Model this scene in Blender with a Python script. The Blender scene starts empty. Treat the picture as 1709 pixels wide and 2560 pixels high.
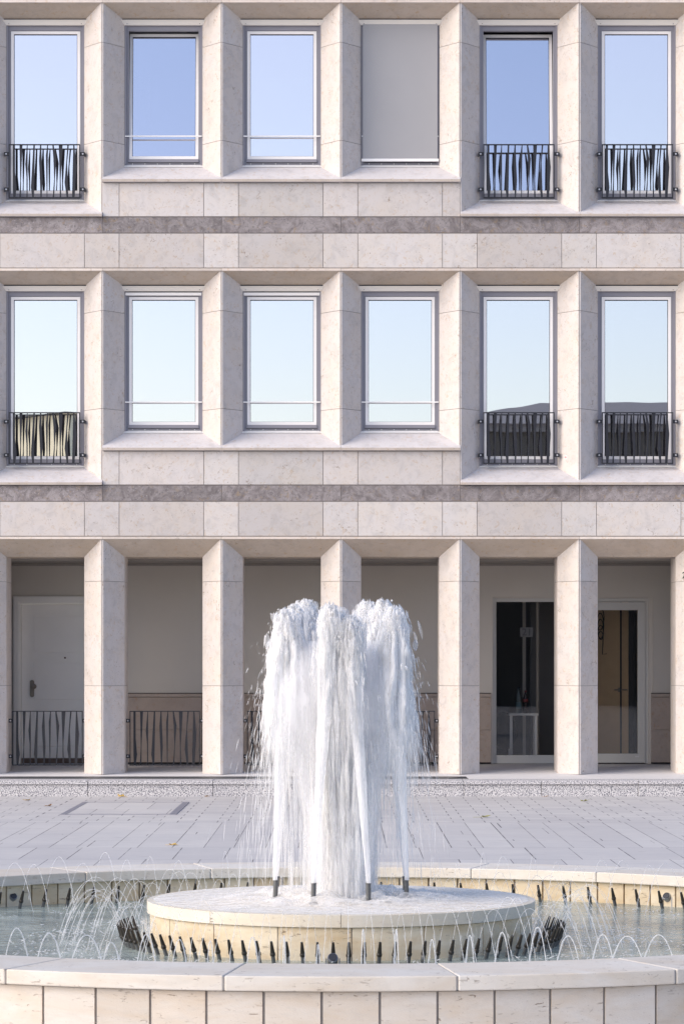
import bpy, bmesh, math, random
import numpy as np
from mathutils import Vector, Matrix, noise as mnoise

random.seed(7)
rng = np.random.default_rng(11)
R = math.radians
SC = bpy.context.scene
COL = SC.collection

# ------------------------------------------------------------------ camera
F = 7500.0                       # focal length in photo pixels (1709 wide)
VX, VY = 852.0, 1655.0           # vanishing point in the photo
H = 1.618                        # eye height
D = F / 198.75                   # distance to the facade plane
cam = bpy.data.cameras.new("camera")
cam.sensor_fit = 'HORIZONTAL'
cam.sensor_width = 36.0
cam.lens = 36.0 * F / 1709.0
cam.shift_x = (854.5 - VX) / 1709.0
cam.shift_y = (VY - 1280.0) / 1709.0
cam.clip_start = 0.1
cam.clip_end = 2000
co = bpy.data.objects.new("camera", cam)
co.location = (0, 0, H)
co.rotation_euler = (R(90), 0, 0)
COL.objects.link(co)
SC.camera = co

def px(x, y, Y):                 # photo pixel at depth Y -> point
    return Vector(((x - VX) / F * Y, Y, H - (y - VY) / F * Y))

# ------------------------------------------------------------------ materials
class NT:
    def __init__(s, name):
        s.m = bpy.data.materials.new(name)
        s.m.use_nodes = True
        s.t = s.m.node_tree
        s.t.nodes.clear()
        s.out = s.t.nodes.new('ShaderNodeOutputMaterial')
    def n(s, typ, **kw):
        nd = s.t.nodes.new(typ)
        for k, v in kw.items():
            if k in nd.inputs:
                nd.inputs[k].default_value = v
            else:
                setattr(nd, k, v)
        return nd
    def l(s, a, b):
        s.t.links.new(a, b)
    def coord(s, scale=(1, 1, 1), which='Object'):
        tc = s.n('ShaderNodeTexCoord')
        mp = s.n('ShaderNodeMapping')
        mp.inputs['Scale'].default_value = scale
        s.l(tc.outputs[which], mp.inputs['Vector'])
        return mp.outputs['Vector']
    def noise(s, vec, scale, detail=4, rough=.55, dist=0):
        nd = s.n('ShaderNodeTexNoise')
        nd.inputs['Scale'].default_value = scale
        nd.inputs['Detail'].default_value = detail
        nd.inputs['Roughness'].default_value = rough
        nd.inputs['Distortion'].default_value = dist
        s.l(vec, nd.inputs['Vector'])
        return nd.outputs['Fac']
    def ramp(s, fac, stops):
        nd = s.n('ShaderNodeValToRGB')
        cr = nd.color_ramp
        while len(cr.elements) < len(stops):
            cr.elements.new(.5)
        for e, (p, c) in zip(cr.elements, stops):
            e.position = p
            e.color = (c, c, c, 1) if isinstance(c, (int, float)) else (*c, 1)
        s.l(fac, nd.inputs['Fac'])
        return nd.outputs['Color']
    def mix(s, fac, a, b, mode='MIX'):
        nd = s.n('ShaderNodeMix', data_type='RGBA', blend_type=mode)
        for sock, v in ((nd.inputs[0], fac), (nd.inputs[6], a), (nd.inputs[7], b)):
            if isinstance(v, (int, float)):
                sock.default_value = v
            elif isinstance(v, tuple):
                sock.default_value = (*v, 1)
            else:
                s.l(v, sock)
        return nd.outputs[2]
    def math(s, op, a, b=0.0, clamp=False):
        nd = s.n('ShaderNodeMath', operation=op)
        nd.use_clamp = clamp
        for i, v in enumerate((a, b)):
            if isinstance(v, (int, float)):
                nd.inputs[i].default_value = v
            else:
                s.l(v, nd.inputs[i])
        return nd.outputs[0]
    def bump(s, h, strength=.3, dist=.01):
        nd = s.n('ShaderNodeBump')
        nd.inputs['Strength'].default_value = strength
        nd.inputs['Distance'].default_value = dist
        s.l(h, nd.inputs['Height'])
        return nd.outputs['Normal']
    def bsdf(s, color, rough=.6, metal=0.0, normal=None, spec=.5):
        p = s.n('ShaderNodeBsdfPrincipled')
        if isinstance(color, tuple):
            p.inputs['Base Color'].default_value = (*color, 1)
        else:
            s.l(color, p.inputs['Base Color'])
        if isinstance(rough, (int, float)):
            p.inputs['Roughness'].default_value = rough
        else:
            s.l(rough, p.inputs['Roughness'])
        p.inputs['Metallic'].default_value = metal
        p.inputs['Specular IOR Level'].default_value = spec
        if normal is not None:
            s.l(normal, p.inputs['Normal'])
        return p
    def done(s, sh):
        s.l(sh.outputs[0] if hasattr(sh, 'outputs') else sh, s.out.inputs['Surface'])
        return s.m
    def island(s):
        return s.n('ShaderNodeNewGeometry').outputs['Random Per Island']

def limestone(name, base, warm, pit=(.24, .18, .13), pits=.95, fossil=.8, var=.17, band=1.0):
    t = NT(name)
    v0 = t.coord((1, 1, band))
    isl = t.island()
    # each stone gets its own stretch of rock
    add = t.n('ShaderNodeVectorMath', operation='ADD')
    mul = t.n('ShaderNodeMath', operation='MULTIPLY')
    mul.inputs[1].default_value = 37.0
    t.l(isl, mul.inputs[0])
    t.l(v0, add.inputs[0]); t.l(mul.outputs[0], add.inputs[1])
    v = add.outputs[0]
    c = t.mix(t.ramp(t.noise(v, 2.2, 6, .6), [(.4, 0), (.62, 1)]), base, warm)
    # soft clouds
    dark = tuple(k * .78 for k in base)
    c = t.mix(t.math('MULTIPLY', t.ramp(t.noise(v, 7, 7, .68, .6), [(.48, 0), (.70, 1)]), .75), c, dark)
    # tan flecks
    tan = tuple(a * b for a, b in zip(base, (.86, .72, .56)))
    c = t.mix(t.math('MULTIPLY', t.ramp(t.noise(v, 19, 5, .62, 1.0), [(.57, 0), (.67, 1)]), .65), c, tan)
    # worm like fossils
    vo = t.n('ShaderNodeTexVoronoi', feature='DISTANCE_TO_EDGE')
    vo.inputs['Scale'].default_value = 11
    nd = t.n('ShaderNodeTexNoise'); nd.inputs['Scale'].default_value = 9; nd.inputs['Detail'].default_value = 3
    t.l(v, nd.inputs['Vector'])
    va = t.n('ShaderNodeVectorMath', operation='MULTIPLY_ADD')
    va.inputs[1].default_value = (.22, .22, .22)
    t.l(nd.outputs['Color'], va.inputs[0]); t.l(v, va.inputs[2])
    t.l(va.outputs[0], vo.inputs['Vector'])
    line = t.ramp(vo.outputs['Distance'], [(.012, 1), (.05, 0)])
    msk = t.ramp(t.noise(v, 4.6, 4, .6), [(.56, 0), (.66, 1)])
    brk = t.ramp(t.noise(v, 24, 3), [(.46, 0), (.56, 1)])
    fo = t.math('MULTIPLY', t.math('MULTIPLY', line, msk), brk)
    c = t.mix(t.math('MULTIPLY', fo, fossil), c, pit)
    # pits
    pn = t.noise(v, 58, 3, .55, .5)
    pm = t.math('MULTIPLY', t.ramp(pn, [(.65, 0), (.70, 1)]), t.ramp(t.noise(v, 5.5, 3), [(.42, 0), (.58, 1)]))
    c = t.mix(t.math('MULTIPLY', pm, pits), c, pit)
    # stone to stone variation
    val = t.ramp(isl, [(0, 1 - var), (.5, 1.0), (1, 1 + var * .35)])
    c = t.mix(1.0, c, val, 'MULTIPLY')
    isl2 = t.math('FRACT', t.math('MULTIPLY', isl, 7.31))
    c = t.mix(t.math('MULTIPLY', isl2, .45), c, t.mix(1.0, c, (1.0, .955, .94), 'MULTIPLY'))
    nb = t.bump(t.math('SUBTRACT', t.noise(v, 160, 4), t.math('ADD', t.math('MULTIPLY', pm, 3), fo)), .22, .002)
    return t.done(t.bsdf(c, .72, 0, nb, .3))

M = {}
M['stone'] = limestone('jura_limestone', (.595, .565, .55), (.60, .555, .515))
M['stone_soffit_bounce'] = limestone('jura_limestone_soffit_bounce', (.53, .46, .39), (.49, .415, .335), fossil=.6, pits=.8)  # browner, darker copy of the stone: bounced ground light put into the colour
M['stone_sill'] = limestone('jura_limestone_sill', (.63, .605, .61), (.61, .585, .59), pits=.35, fossil=.2, var=.08)
M['stone_lip'] = limestone('limestone_lip', (.70, .63, .57), (.68, .60, .53), pits=.3)
M['stone_edge'] = limestone('limestone_edge', (.52, .46, .41), (.48, .42, .36), pits=.8)

def dark_band():
    t = NT('dark_marble_band')
    v0 = t.coord()
    isl = t.island()
    add = t.n('ShaderNodeVectorMath', operation='ADD')
    t.l(v0, add.inputs[0])
    t.l(t.math('MULTIPLY', isl, 29), add.inputs[1])
    v = add.outputs[0]
    n1 = t.noise(v, 5, 8, .7, 1.6)
    c = t.ramp(n1, [(.3, (.135, .115, .112)), (.47, (.235, .207, .205)), (.6, (.33, .297, .295)), (.75, (.20, .175, .17))])
    c = t.mix(t.math('MULTIPLY', t.ramp(t.noise(v, 11, 6, .65, 1.2), [(.56, 0), (.66, 1)]), .7), c, (.30, .22, .14))
    c = t.mix(t.math('MULTIPLY', t.ramp(t.noise(v, 42, 4, .6), [(.58, 0), (.66, 1)]), .65), c, (.09, .085, .09))
    c = t.mix(t.math('MULTIPLY', t.ramp(t.noise(v, 70, 2, .5), [(.66, 0), (.72, 1)]), .7), c, (.5, .48, .5))
    c = t.mix(1.0, c, t.ramp(isl, [(0, .82), (1, 1.12)]), 'MULTIPLY')
    return t.done(t.bsdf(c, .5, 0, t.bump(t.noise(v, 90, 4), .25, .003), .4))
M['band'] = dark_band()

def simple(name, col, rough=.5, metal=0.0, var=.08, scale=8, bump=.1, spec=.5):
    t = NT(name)
    v = t.coord()
    n = t.noise(v, scale, 5, .6)
    lo = tuple(c * (1 - var) for c in col); hi = tuple(min(1, c * (1 + var)) for c in col)
    c = t.mix(n, lo, hi)
    return t.done(t.bsdf(c, rough, metal, t.bump(t.noise(v, scale * 14, 3), bump, .002), spec))

M['mortar'] = simple('joint_grout', (.22, .20, .19), .9)
M['grout_light'] = simple('joint_sealant', (.62, .58, .56), .9)
M['frame_grey'] = simple('window_frame_grey', (.245, .24, .275), .42, .0, .05)
M['sash_white'] = simple('sash_aluminium', (.86, .84, .83), .38, 0.0, .03, bump=.03)
M['box_cream'] = simple('blind_box_cream', (.78, .74, .68), .4, 0, .04, bump=.03)
M['gasket'] = simple('black_gasket', (.02, .021, .03), .6)
M['rail_white'] = simple('white_metal', (.86, .85, .84), .35, 0, .03, bump=.02)
M['rail_dark'] = simple('anthracite_steel', (.014, .0145, .021), .42, .0, .12, 20)
M['bolt'] = simple('steel_bolt', (.55, .55, .58), .3, .8)
M['blind'] = simple('grey_screen_fabric', (.345, .345, .36), .9, 0, .03, 3, .05)
M['plaster'] = simple('cream_plaster', (.64, .60, .545), .95, 0, .035, 2.2, .3)
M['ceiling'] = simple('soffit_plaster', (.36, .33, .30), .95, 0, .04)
M['wainscot'] = limestone('brown_limestone', (.47, .395, .345), (.43, .36, .31), pits=.3, fossil=.15, var=.12)
M['door_paint'] = simple('door_paint', (.88, .86, .82), .45, 0, .03, 4, .03)
M['kick'] = simple('brown_threshold', (.12, .075, .055), .5)
M['handle'] = simple('brushed_nickel', (.20, .18, .16), .32, .6)
M['entrance_frame'] = simple('entrance_frame', (.60, .59, .56), .4, 0, .03)
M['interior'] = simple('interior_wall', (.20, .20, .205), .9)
M['interior_warm'] = simple('interior_wall_brown', (.62, .44, .26), .9, 0, .12)
M['interior_floor'] = simple('interior_floor', (.30, .29, .28), .6)
M['table_white'] = simple('white_table', (.62, .61, .58), .5)
M['cloth_black'] = simple('black_cloth', (.012, .011, .013), .95)
M['cable'] = simple('cable_black', (.02, .02, .02), .6)
M['nozzle'] = simple('black_plastic', (.022, .018, .014), .35, 0, .3, 60)
M['pipe_grey'] = simple('grey_pipe', (.10, .105, .11), .35, .1, .25, 60)
M['red'] = simple('red_print', (.45, .03, .05), .7)
M['white_paper'] = simple('white_sticker', (.75, .73, .72), .8)
M['ink'] = simple('dark_lettering', (.03, .03, .035), .5)
M['plate_grey'] = simple('number_plate_grey', (.10, .10, .105), .5)
M['ink_grey'] = simple('number_grey', (.035, .036, .04), .5)
M['lamp_metal'] = simple('steel_lamp', (.30, .31, .34), .3, .7, .2, 40)
M['leaf_yellow'] = simple('leaf_yellow', (.52, .33, .06), .7, 0, .35, 40)
M['leaf_brown'] = simple('leaf_brown', (.30, .16, .05), .7, 0, .35, 40)
M['leaf_green'] = simple('leaf_green', (.28, .27, .06), .7, 0, .3, 40)
M['grate'] = simple('grate_steel', (.16, .16, .165), .45, .4)
M['pit_dark'] = simple('drain_dark', (.025, .025, .03), .8)
M['yellow_wall'] = simple('yellow_render', (.95, .89, .64), .9, 0, .06, 1)
M['roof_dark'] = simple('roof_slate', (.10, .11, .11), .7)
M['grey_roof'] = simple('roof_grey', (.25, .24, .235), .7)
M['taupe_wall'] = simple('taupe_render', (.105, .095, .08), .9)
M['dark_glass'] = simple('dark_window', (.04, .04, .045), .2)

def granite():
    t = NT('speckled_granite')
    v = t.coord()
    n = t.noise(v, 74, 3, .55)
    n2 = t.noise(v, 55, 2, .5)
    c = t.ramp(n, [(.34, (.08, .082, .10)), (.44, (.27, .27, .295)), (.52, (.64, .62, .62)), (.75, (.74, .72, .715))])
    c = t.mix(t.math('MULTIPLY', t.ramp(n2, [(.63, 0), (.69, 1)]), .6), c, (.14, .14, .17))
    c = t.mix(t.math('MULTIPLY', t.ramp(t.noise(v, 1.7, 4), [(.5, 0), (.8, 1)]), .3), c, (.36, .35, .38))
    return t.done(t.bsdf(c, .65, 0, t.bump(n, .1, .003), .35))
M['granite'] = granite()
M['terrace'] = simple('terrace_stone', (.68, .66, .655), .75, 0, .07, 5, .15)

def travertine(name, base, warm, amt):
    t = NT(name)
    v0 = t.coord((1, 1, 3.2))
    isl = t.island()
    add = t.n('ShaderNodeVectorMath', operation='ADD')
    t.l(v0, add.inputs[0]); t.l(t.math('MULTIPLY', isl, 23), add.inputs[1])
    v = add.outputs[0]
    c = t.mix(t.math('MULTIPLY', t.ramp(t.noise(v, 3.0, 6, .6, .5), [(.38, 0), (.66, 1)]), amt), base, warm)
    c = t.mix(t.math('MULTIPLY', t.ramp(t.noise(v, 11, 7, .65, .8), [(.5, 0), (.75, 1)]), .5), c, tuple(k * .80 for k in base))
    sp = t.noise(v, 26, 4, .6, .8)
    m = t.ramp(t.noise(v, 3.7, 3), [(.44, 0), (.62, 1)])
    pm = t.math('MULTIPLY', t.ramp(sp, [(.62, 0), (.66, 1)]), m)
    c = t.mix(t.math('MULTIPLY', pm, .75), c, (.17, .12, .08))
    fine = t.ramp(t.noise(v, 75, 2, .5), [(.70, 0), (.75, 1)])
    c = t.mix(t.math('MULTIPLY', fine, .45), c, (.28, .2, .14))
    c = t.mix(1.0, c, t.ramp(isl, [(0, .9), (1, 1.05)]), 'MULTIPLY')
    return t.done(t.bsdf(c, .62, 0, t.bump(t.math('SUBTRACT', t.noise(v, 120, 3), t.math('MULTIPLY', pm, 4)), .3, .003), .35))
M['rim_grout'] = simple('rim_grout', (.42, .40, .38), .9)
M['trav'] = travertine('travertine', (.65, .605, .55), (.58, .49, .39), .85)
M['trav_top'] = travertine('travertine_top', (.70, .66, .60), (.63, .55, .45), .85)
M['trav_slab'] = travertine('travertine_wet_slab', (.73, .68, .59), (.70, .60, .45), .6)
M['trav_yellow'] = travertine('travertine_wet_yellow', (.72, .635, .49), (.60, .455, .27), .9)

def pavement():
    t = NT('plaza_paving')
    tc = t.n('ShaderNodeTexCoord')
    sx = t.n('ShaderNodeSeparateXYZ')
    t.l(tc.outputs['Object'], sx.inputs[0])
    X, Y = sx.outputs[0], sx.outputs[1]
    # irregular slab widths
    nx = t.n('ShaderNodeTexNoise', noise_dimensions='1D')
    nx.inputs['Scale'].default_value = 2.1; nx.inputs['Detail'].default_value = 1
    t.l(X, nx.inputs['W'])
    Xj = t.math('ADD', X, t.math('MULTIPLY', nx.outputs['Fac'], .24))
    def bricks(w, h, y0, off, mort, jitter=True):
        cb = t.n('ShaderNodeCombineXYZ')
        t.l(Xj if jitter else X, cb.inputs[0])
        t.l(t.math('SUBTRACT', Y, y0), cb.inputs[1])
        b = t.n('ShaderNodeTexBrick')
        b.offset = off
        b.inputs['Scale'].default_value = 1
        b.inputs['Brick Width'].default_value = w
        b.inputs['Row Height'].default_value = h
        b.inputs['Mortar Size'].default_value = mort
        b.inputs['Mortar Smooth'].default_value = .2
        b.inputs['Color1'].default_value = (0, 0, 0, 1)
        b.inputs['Color2'].default_value = (1, 1, 1, 1)
        b.inputs['Mortar'].default_value = (.5, .5, .5, 1)
        t.l(cb.outputs[0], b.inputs['Vector'])
        return b.outputs['Fac'], b.outputs['Color']
    fa, ca = bricks(.34, .33, 30.2, .37, .0055)
    fb, cb_ = bricks(.27, 4.1, 26.1, .0, .0042)
    fc, cc = bricks(.42, 1.55, 26.1, .43, .0042)
    fx, _c = bricks(.83, 1.025, 26.1, .5, .004)
    nm = t.n('ShaderNodeTexNoise'); nm.inputs['Scale'].default_value = .8; nm.inputs['Detail'].default_value = 1
    cm = t.n('ShaderNodeCombineXYZ'); t.l(X, cm.inputs[0]); t.l(Y, cm.inputs[1]); t.l(cm.outputs[0], nm.inputs['Vector'])
    fb = t.math('MAXIMUM', fb, t.math('MULTIPLY', fx, t.math('GREATER_THAN', nm.outputs['Fac'], .52)))
    inA = t.math('GREATER_THAN', Y, 30.2)
    inB = t.math('MULTIPLY', t.math('GREATER_THAN', Y, 26.1), t.math('SUBTRACT', 1.0, inA))
    inC = t.math('LESS_THAN', Y, 26.1)
    def sel(a, b, c):
        return t.math('ADD', t.math('ADD', t.math('MULTIPLY', inA, a), t.math('MULTIPLY', inB, b)), t.math('MULTIPLY', inC, c))
    joint = sel(fa, fb, fc)
    tone = sel(ca, cb_, cc)
    v = t.coord((.7, .7, 1))
    v2 = t.coord((.9, 9, 1))
    gr = t.noise(v2, 2.2, 7, .7, .6)
    c = t.mix(t.ramp(t.noise(v, 1.2, 6, .6), [(.3, 0), (.7, 1)]), (.53, .515, .505), (.605, .58, .555))
    c = t.mix(t.math('MULTIPLY', t.ramp(gr, [(.52, 0), (.74, 1)]), .5), c, (.37, .35, .375))
    c = t.mix(t.math('MULTIPLY', tone, .34), c, (.37, .355, .37))
    c = t.mix(t.math('MULTIPLY', t.ramp(t.noise(v, .55, 7, .7, 1.0), [(.48, 0), (.7, 1)]), .38), c, (.40, .38, .385))
    c = t.mix(t.math('MULTIPLY', t.ramp(t.noise(v, 6.5, 4, .6), [(.62, 0), (.72, 1)]), .35), c, (.33, .31, .31))
    brk = t.ramp(t.noise(v, 3.1, 3), [(.34, .45), (.52, 1)])
    c = t.mix(t.math('MULTIPLY', t.math('MULTIPLY', joint, brk), .9), c, (.055, .05, .06))
    return t.done(t.bsdf(c, .75, 0, t.bump(gr, .12, .004), .35))
M['paving'] = pavement()
M['cover_stone'] = simple('cover_stone', (.52, .495, .515), .75, 0, .08, 6)
M['cover_frame'] = simple('cover_frame', (.24, .24, .28), .6, .2)

def water_mat():
    t = NT('pool_water')
    v = t.coord((1, 1, 1))
    n1 = t.noise(v, 5.5, 5, .6, .8)
    n2 = t.noise(v, 19, 4, .6, .4)
    c = t.ramp(t.noise(v, 2.6, 3, .5), [(.35, (.19, .235, .22)), (.65, (.40, .46, .42))])
    h = t.math('ADD', n1, t.math('MULTIPLY', n2, .55))
    p = t.bsdf(c, .09, 0, t.bump(h, .75, .035), .5)
    p.inputs['IOR'].default_value = 1.33
    return t.done(p)
M['water'] = water_mat()

def glass_mat(name, refl, tint, trans, wav=.015):
    t = NT(name)
    v = t.coord()
    nb = t.bump(t.noise(v, 1.7, 1, .4), wav, .05)
    g = t.n('ShaderNodeBsdfGlossy')
    g.inputs['Roughness'].default_value = 0.0
    g.inputs['Color'].default_value = (*tint, 1)
    t.l(nb, g.inputs['Normal'])
    tr = t.n('ShaderNodeBsdfTransparent')
    tr.inputs['Color'].default_value = (*trans, 1)
    mx = t.n('ShaderNodeMixShader')
    mx.inputs[0].default_value = refl
    t.l(tr.outputs[0], mx.inputs[1]); t.l(g.outputs[0], mx.inputs[2])
    return t.done(mx)
M['glass'] = glass_mat('window_glass', .73, (1.0, .975, .985), (.6, .6, .62), .003)
M['glass_door'] = glass_mat('door_glass', .035, (1, 1, 1), (.95, .95, .95), .004)

def spray_mat(name, lo, hi, a0, a1, sx=70, sz=2.0, fine=260):
    """white aerated water: patchy streaks of droplets with gaps between"""
    t = NT(name)
    v = t.coord((1, 1, sz / sx))
    n = t.noise(v, sx, 4, .62)
    v2 = t.coord((1, 1, .02))
    n2 = t.noise(v2, fine, 2, .5)
    k = t.math('ADD', t.math('MULTIPLY', n, .62), t.math('MULTIPLY', n2, .38))
    a = t.n('ShaderNodeMapRange')
    a.inputs['From Min'].default_value = lo; a.inputs['From Max'].default_value = hi
    a.inputs['To Min'].default_value = a0; a.inputs['To Max'].default_value = a1
    t.l(k, a.inputs['Value'])
    d = t.n('ShaderNodeBsdfDiffuse'); d.inputs['Color'].default_value = (.99, .99, .995, 1)
    tl = t.n('ShaderNodeBsdfTranslucent'); tl.inputs['Color'].default_value = (.99, .99, .995, 1)
    m1 = t.n('ShaderNodeMixShader'); m1.inputs[0].default_value = .5
    t.l(d.outputs[0], m1.inputs[1]); t.l(tl.outputs[0], m1.inputs[2])
    tr = t.n('ShaderNodeBsdfTransparent')
    mx = t.n('ShaderNodeMixShader')
    t.l(a.outputs[0], mx.inputs[0])
    t.l(tr.outputs[0], mx.inputs[1]); t.l(m1.outputs[0], mx.inputs[2])
    return t.done(mx)
M['jet'] = spray_mat('jet_water', .38, .58, .34, .95)
M['crown'] = spray_mat('crown_water', .38, .58, .25, .85, 50, 20, 160)
M['strand'] = spray_mat('falling_water', .38, .60, .14, .46)
M['veil'] = spray_mat('veil_water', .38, .64, .07, .42)
M['drop'] = spray_mat('droplet_water', .40, .6, .25, .55)
M['arc'] = spray_mat('arc_water', .40, .6, .28, .6)
def sheet_mat(name, z0, z1, f0, lo, hi):
    """falling sheet of aerated water, tearing into streaks and thinning out towards the bottom"""
    t = NT(name)
    n = t.noise(t.coord((1, 1, .03)), 62, 4, .62)
    n2 = t.noise(t.coord((1, 1, .12)), 21, 3, .55)
    n3 = t.noise(t.coord((1, 1, .015)), 210, 2, .5)
    k = t.math('ADD', t.math('ADD', t.math('MULTIPLY', n, .42), t.math('MULTIPLY', n2, .33)), t.math('MULTIPLY', n3, .25))
    tc = t.n('ShaderNodeTexCoord'); sp = t.n('ShaderNodeSeparateXYZ'); t.l(tc.outputs['Object'], sp.inputs[0])
    fz = t.n('ShaderNodeMapRange'); fz.inputs['From Min'].default_value = z0; fz.inputs['From Max'].default_value = z1
    fz.inputs['To Min'].default_value = f0; fz.inputs['To Max'].default_value = 1.0
    t.l(sp.outputs[2], fz.inputs['Value'])
    # thinner water: the gaps open up
    shift = t.math('MULTIPLY', t.math('SUBTRACT', 1.0, fz.outputs[0]), .16)
    a = t.n('ShaderNodeMapRange')
    a.inputs['From Min'].default_value = lo; a.inputs['From Max'].default_value = hi
    a.inputs['To Min'].default_value = 0; a.inputs['To Max'].default_value = .96
    t.l(t.math('SUBTRACT', k, shift), a.inputs['Value'])
    al = t.math('MULTIPLY', a.outputs[0], t.math('POWER', fz.outputs[0], .7))
    d = t.n('ShaderNodeBsdfDiffuse'); d.inputs['Color'].default_value = (.99, .99, .995, 1)
    tl = t.n('ShaderNodeBsdfTranslucent'); tl.inputs['Color'].default_value = (.99, .99, .995, 1)
    m1 = t.n('ShaderNodeMixShader'); m1.inputs[0].default_value = .4
    t.l(d.outputs[0], m1.inputs[1]); t.l(tl.outputs[0], m1.inputs[2])
    tr = t.n('ShaderNodeBsdfTransparent'); mx = t.n('ShaderNodeMixShader')
    t.l(al, mx.inputs[0]); t.l(tr.outputs[0], mx.inputs[1]); t.l(m1.outputs[0], mx.inputs[2])
    return t.done(mx)
M['sheet_inner'] = sheet_mat('sheet_water_inner', -.15, .80, .36, .33, .50)
M['sheet_outer'] = sheet_mat('sheet_water_outer', .48, .90, .0, .33, .50)
M['arc_fine'] = spray_mat('arc_water_fine', .40, .6, .16, .42)
M['foam'] = spray_mat('foam_water', .34, .60, .25, .95, 12, 12, 50)
M['film'] = spray_mat('film_water', .44, .64, .0, .5, 40, 3, 120)

# ------------------------------------------------------------------ mesh helpers
class MB:
    def __init__(s):
        s.v = []; s.f = []; s.mi = []
    def raw(s, vs, fs, mi=0):
        o = len(s.v)
        s.v += [tuple(v) for v in vs]
        s.f += [tuple(i + o for i in f) for f in fs]
        s.mi += [mi] * len(fs)
        return s
    def box(s, x0, x1, y0, y1, z0, z1, mi=0):
        vs = [(x, y, z) for x in (x0, x1) for y in (y0, y1) for z in (z0, z1)]
        return s.raw(vs, [(0, 1, 3, 2), (4, 6, 7, 5), (0, 4, 5, 1), (2, 3, 7, 6), (0, 2, 6, 4), (1, 5, 7, 3)], mi)
    def cbox(s, x0, x1, y0, y1, z0, z1, c=.003, mi=0):
        """box with chamfered edges"""
        bm = bmesh.new()
        bmesh.ops.create_cube(bm, size=1)
        for v in bm.verts:
            v.co = Vector(((x0 + x1) / 2 + v.co.x * (x1 - x0), (y0 + y1) / 2 + v.co.y * (y1 - y0), (z0 + z1) / 2 + v.co.z * (z1 - z0)))
        bmesh.ops.bevel(bm, geom=list(bm.edges), offset=c, segments=1, affect='EDGES')
        s.bm(bm, mi)
        return s
    def bm(s, bm, mi=0):
        bm.verts.index_update()
        s.raw([v.co for v in bm.verts], [[v.index for v in f.verts] for f in bm.faces], mi)
        bm.free()
        return s
    def prism_x(s, prof, x0, x1, mi=0):      # profile (y, z) counter-clockwise, extruded along x
        n = len(prof)
        vs = [(x0, y, z) for y, z in prof] + [(x1, y, z) for y, z in prof]
        fs = [tuple(range(n))[::-1], tuple(range(n, 2 * n))]
        fs += [(i, (i + 1) % n, n + (i + 1) % n, n + i) for i in range(n)]
        return s.raw(vs, fs, mi)
    def prism_z(s, prof, z0, z1, mi=0):      # profile (x, y)
        n = len(prof)
        vs = [(x, y, z0) for x, y in prof] + [(x, y, z1) for x, y in prof]
        fs = [tuple(range(n))[::-1], tuple(range(n, 2 * n))]
        fs += [(i, (i + 1) % n, n + (i + 1) % n, n + i) for i in range(n)]
        return s.raw(vs, fs, mi)
    def prism_y(s, prof, y0, y1, mi=0):      # profile (x, z)
        n = len(prof)
        vs = [(x, y0, z) for x, z in prof] + [(x, y1, z) for x, z in prof]
        fs = [tuple(range(n)), tuple(range(n, 2 * n))[::-1]]
        fs += [(i, n + i, n + (i + 1) % n, (i + 1) % n) for i in range(n)]
        return s.raw(vs, fs, mi)
    def frame_y(s, x0, x1, z0, z1, wl, wr, wb, wt, y0, y1, mi=0):
        s.box(x0, x0 + wl, y0, y1, z0, z1, mi); s.box(x1 - wr, x1, y0, y1, z0, z1, mi)
        s.box(x0 + wl, x1 - wr, y0, y1, z0, z0 + wb, mi); s.box(x0 + wl, x1 - wr, y0, y1, z1 - wt, z1, mi)
        return s
    def lathe(s, prof, n=16, c=(0, 0, 0), mi=0, axis=None, caps=True):   # prof: (r, z)
        mat = Matrix.Identity(3) if axis is None else Vector(axis).to_track_quat('Z', 'Y').to_matrix()
        vs = []
        for r, z in prof:
            for k in range(n):
                a = 2 * math.pi * k / n
                vs.append(Vector(c) + mat @ Vector((r * math.cos(a), r * math.sin(a), z)))
        fs = []
        for i in range(len(prof) - 1):
            for k in range(n):
                fs.append((i * n + k, i * n + (k + 1) % n, (i + 1) * n + (k + 1) % n, (i + 1) * n + k))
        if caps:
            fs.append(tuple(range(n))[::-1]); fs.append(tuple(range((len(prof) - 1) * n, len(prof) * n)))
        return s.raw(vs, fs, mi)
    def tube(s, pts, rad, n=6, mi=0):
        pts = [Vector(p) for p in pts]
        if isinstance(rad, (int, float)):
            rad = [rad] * len(pts)
        vs = []
        for i, p in enumerate(pts):
            d = (pts[min(i + 1, len(pts) - 1)] - pts[max(i - 1, 0)]).normalized()
            u = d.cross(Vector((.31, .87, .11))).normalized(); w = d.cross(u)
            for k in range(n):
                a = 2 * math.pi * k / n
                vs.append(p + (u * math.cos(a) + w * math.sin(a)) * rad[i])
        fs = [(i * n + k, i * n + (k + 1) % n, (i + 1) * n + (k + 1) % n, (i + 1) * n + k) for i in range(len(pts) - 1) for k in range(n)]
        fs += [tuple(range(n))[::-1], tuple(range((len(pts) - 1) * n, len(pts) * n))]
        return s.raw(vs, fs, mi)
    def ringseg(s, c, a0, a1, r0, r1, z0, z1, n=4, mi=0):
        vs = []
        for i in range(n + 1):
            a = a0 + (a1 - a0) * i / n
            for r, z in ((r0, z0), (r1, z0), (r1, z1), (r0, z1)):
                vs.append((c[0] + r * math.sin(a), c[1] - r * math.cos(a), z))
        fs = []
        for i in range(n):
            o = i * 4
            for k in range(4):
                fs.append((o + k, o + 4 + k, o + 4 + (k + 1) % 4, o + (k + 1) % 4))
        fs.append((0, 1, 2, 3)); o = n * 4; fs.append((o + 3, o + 2, o + 1, o))
        return s.raw(vs, fs, mi)
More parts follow.
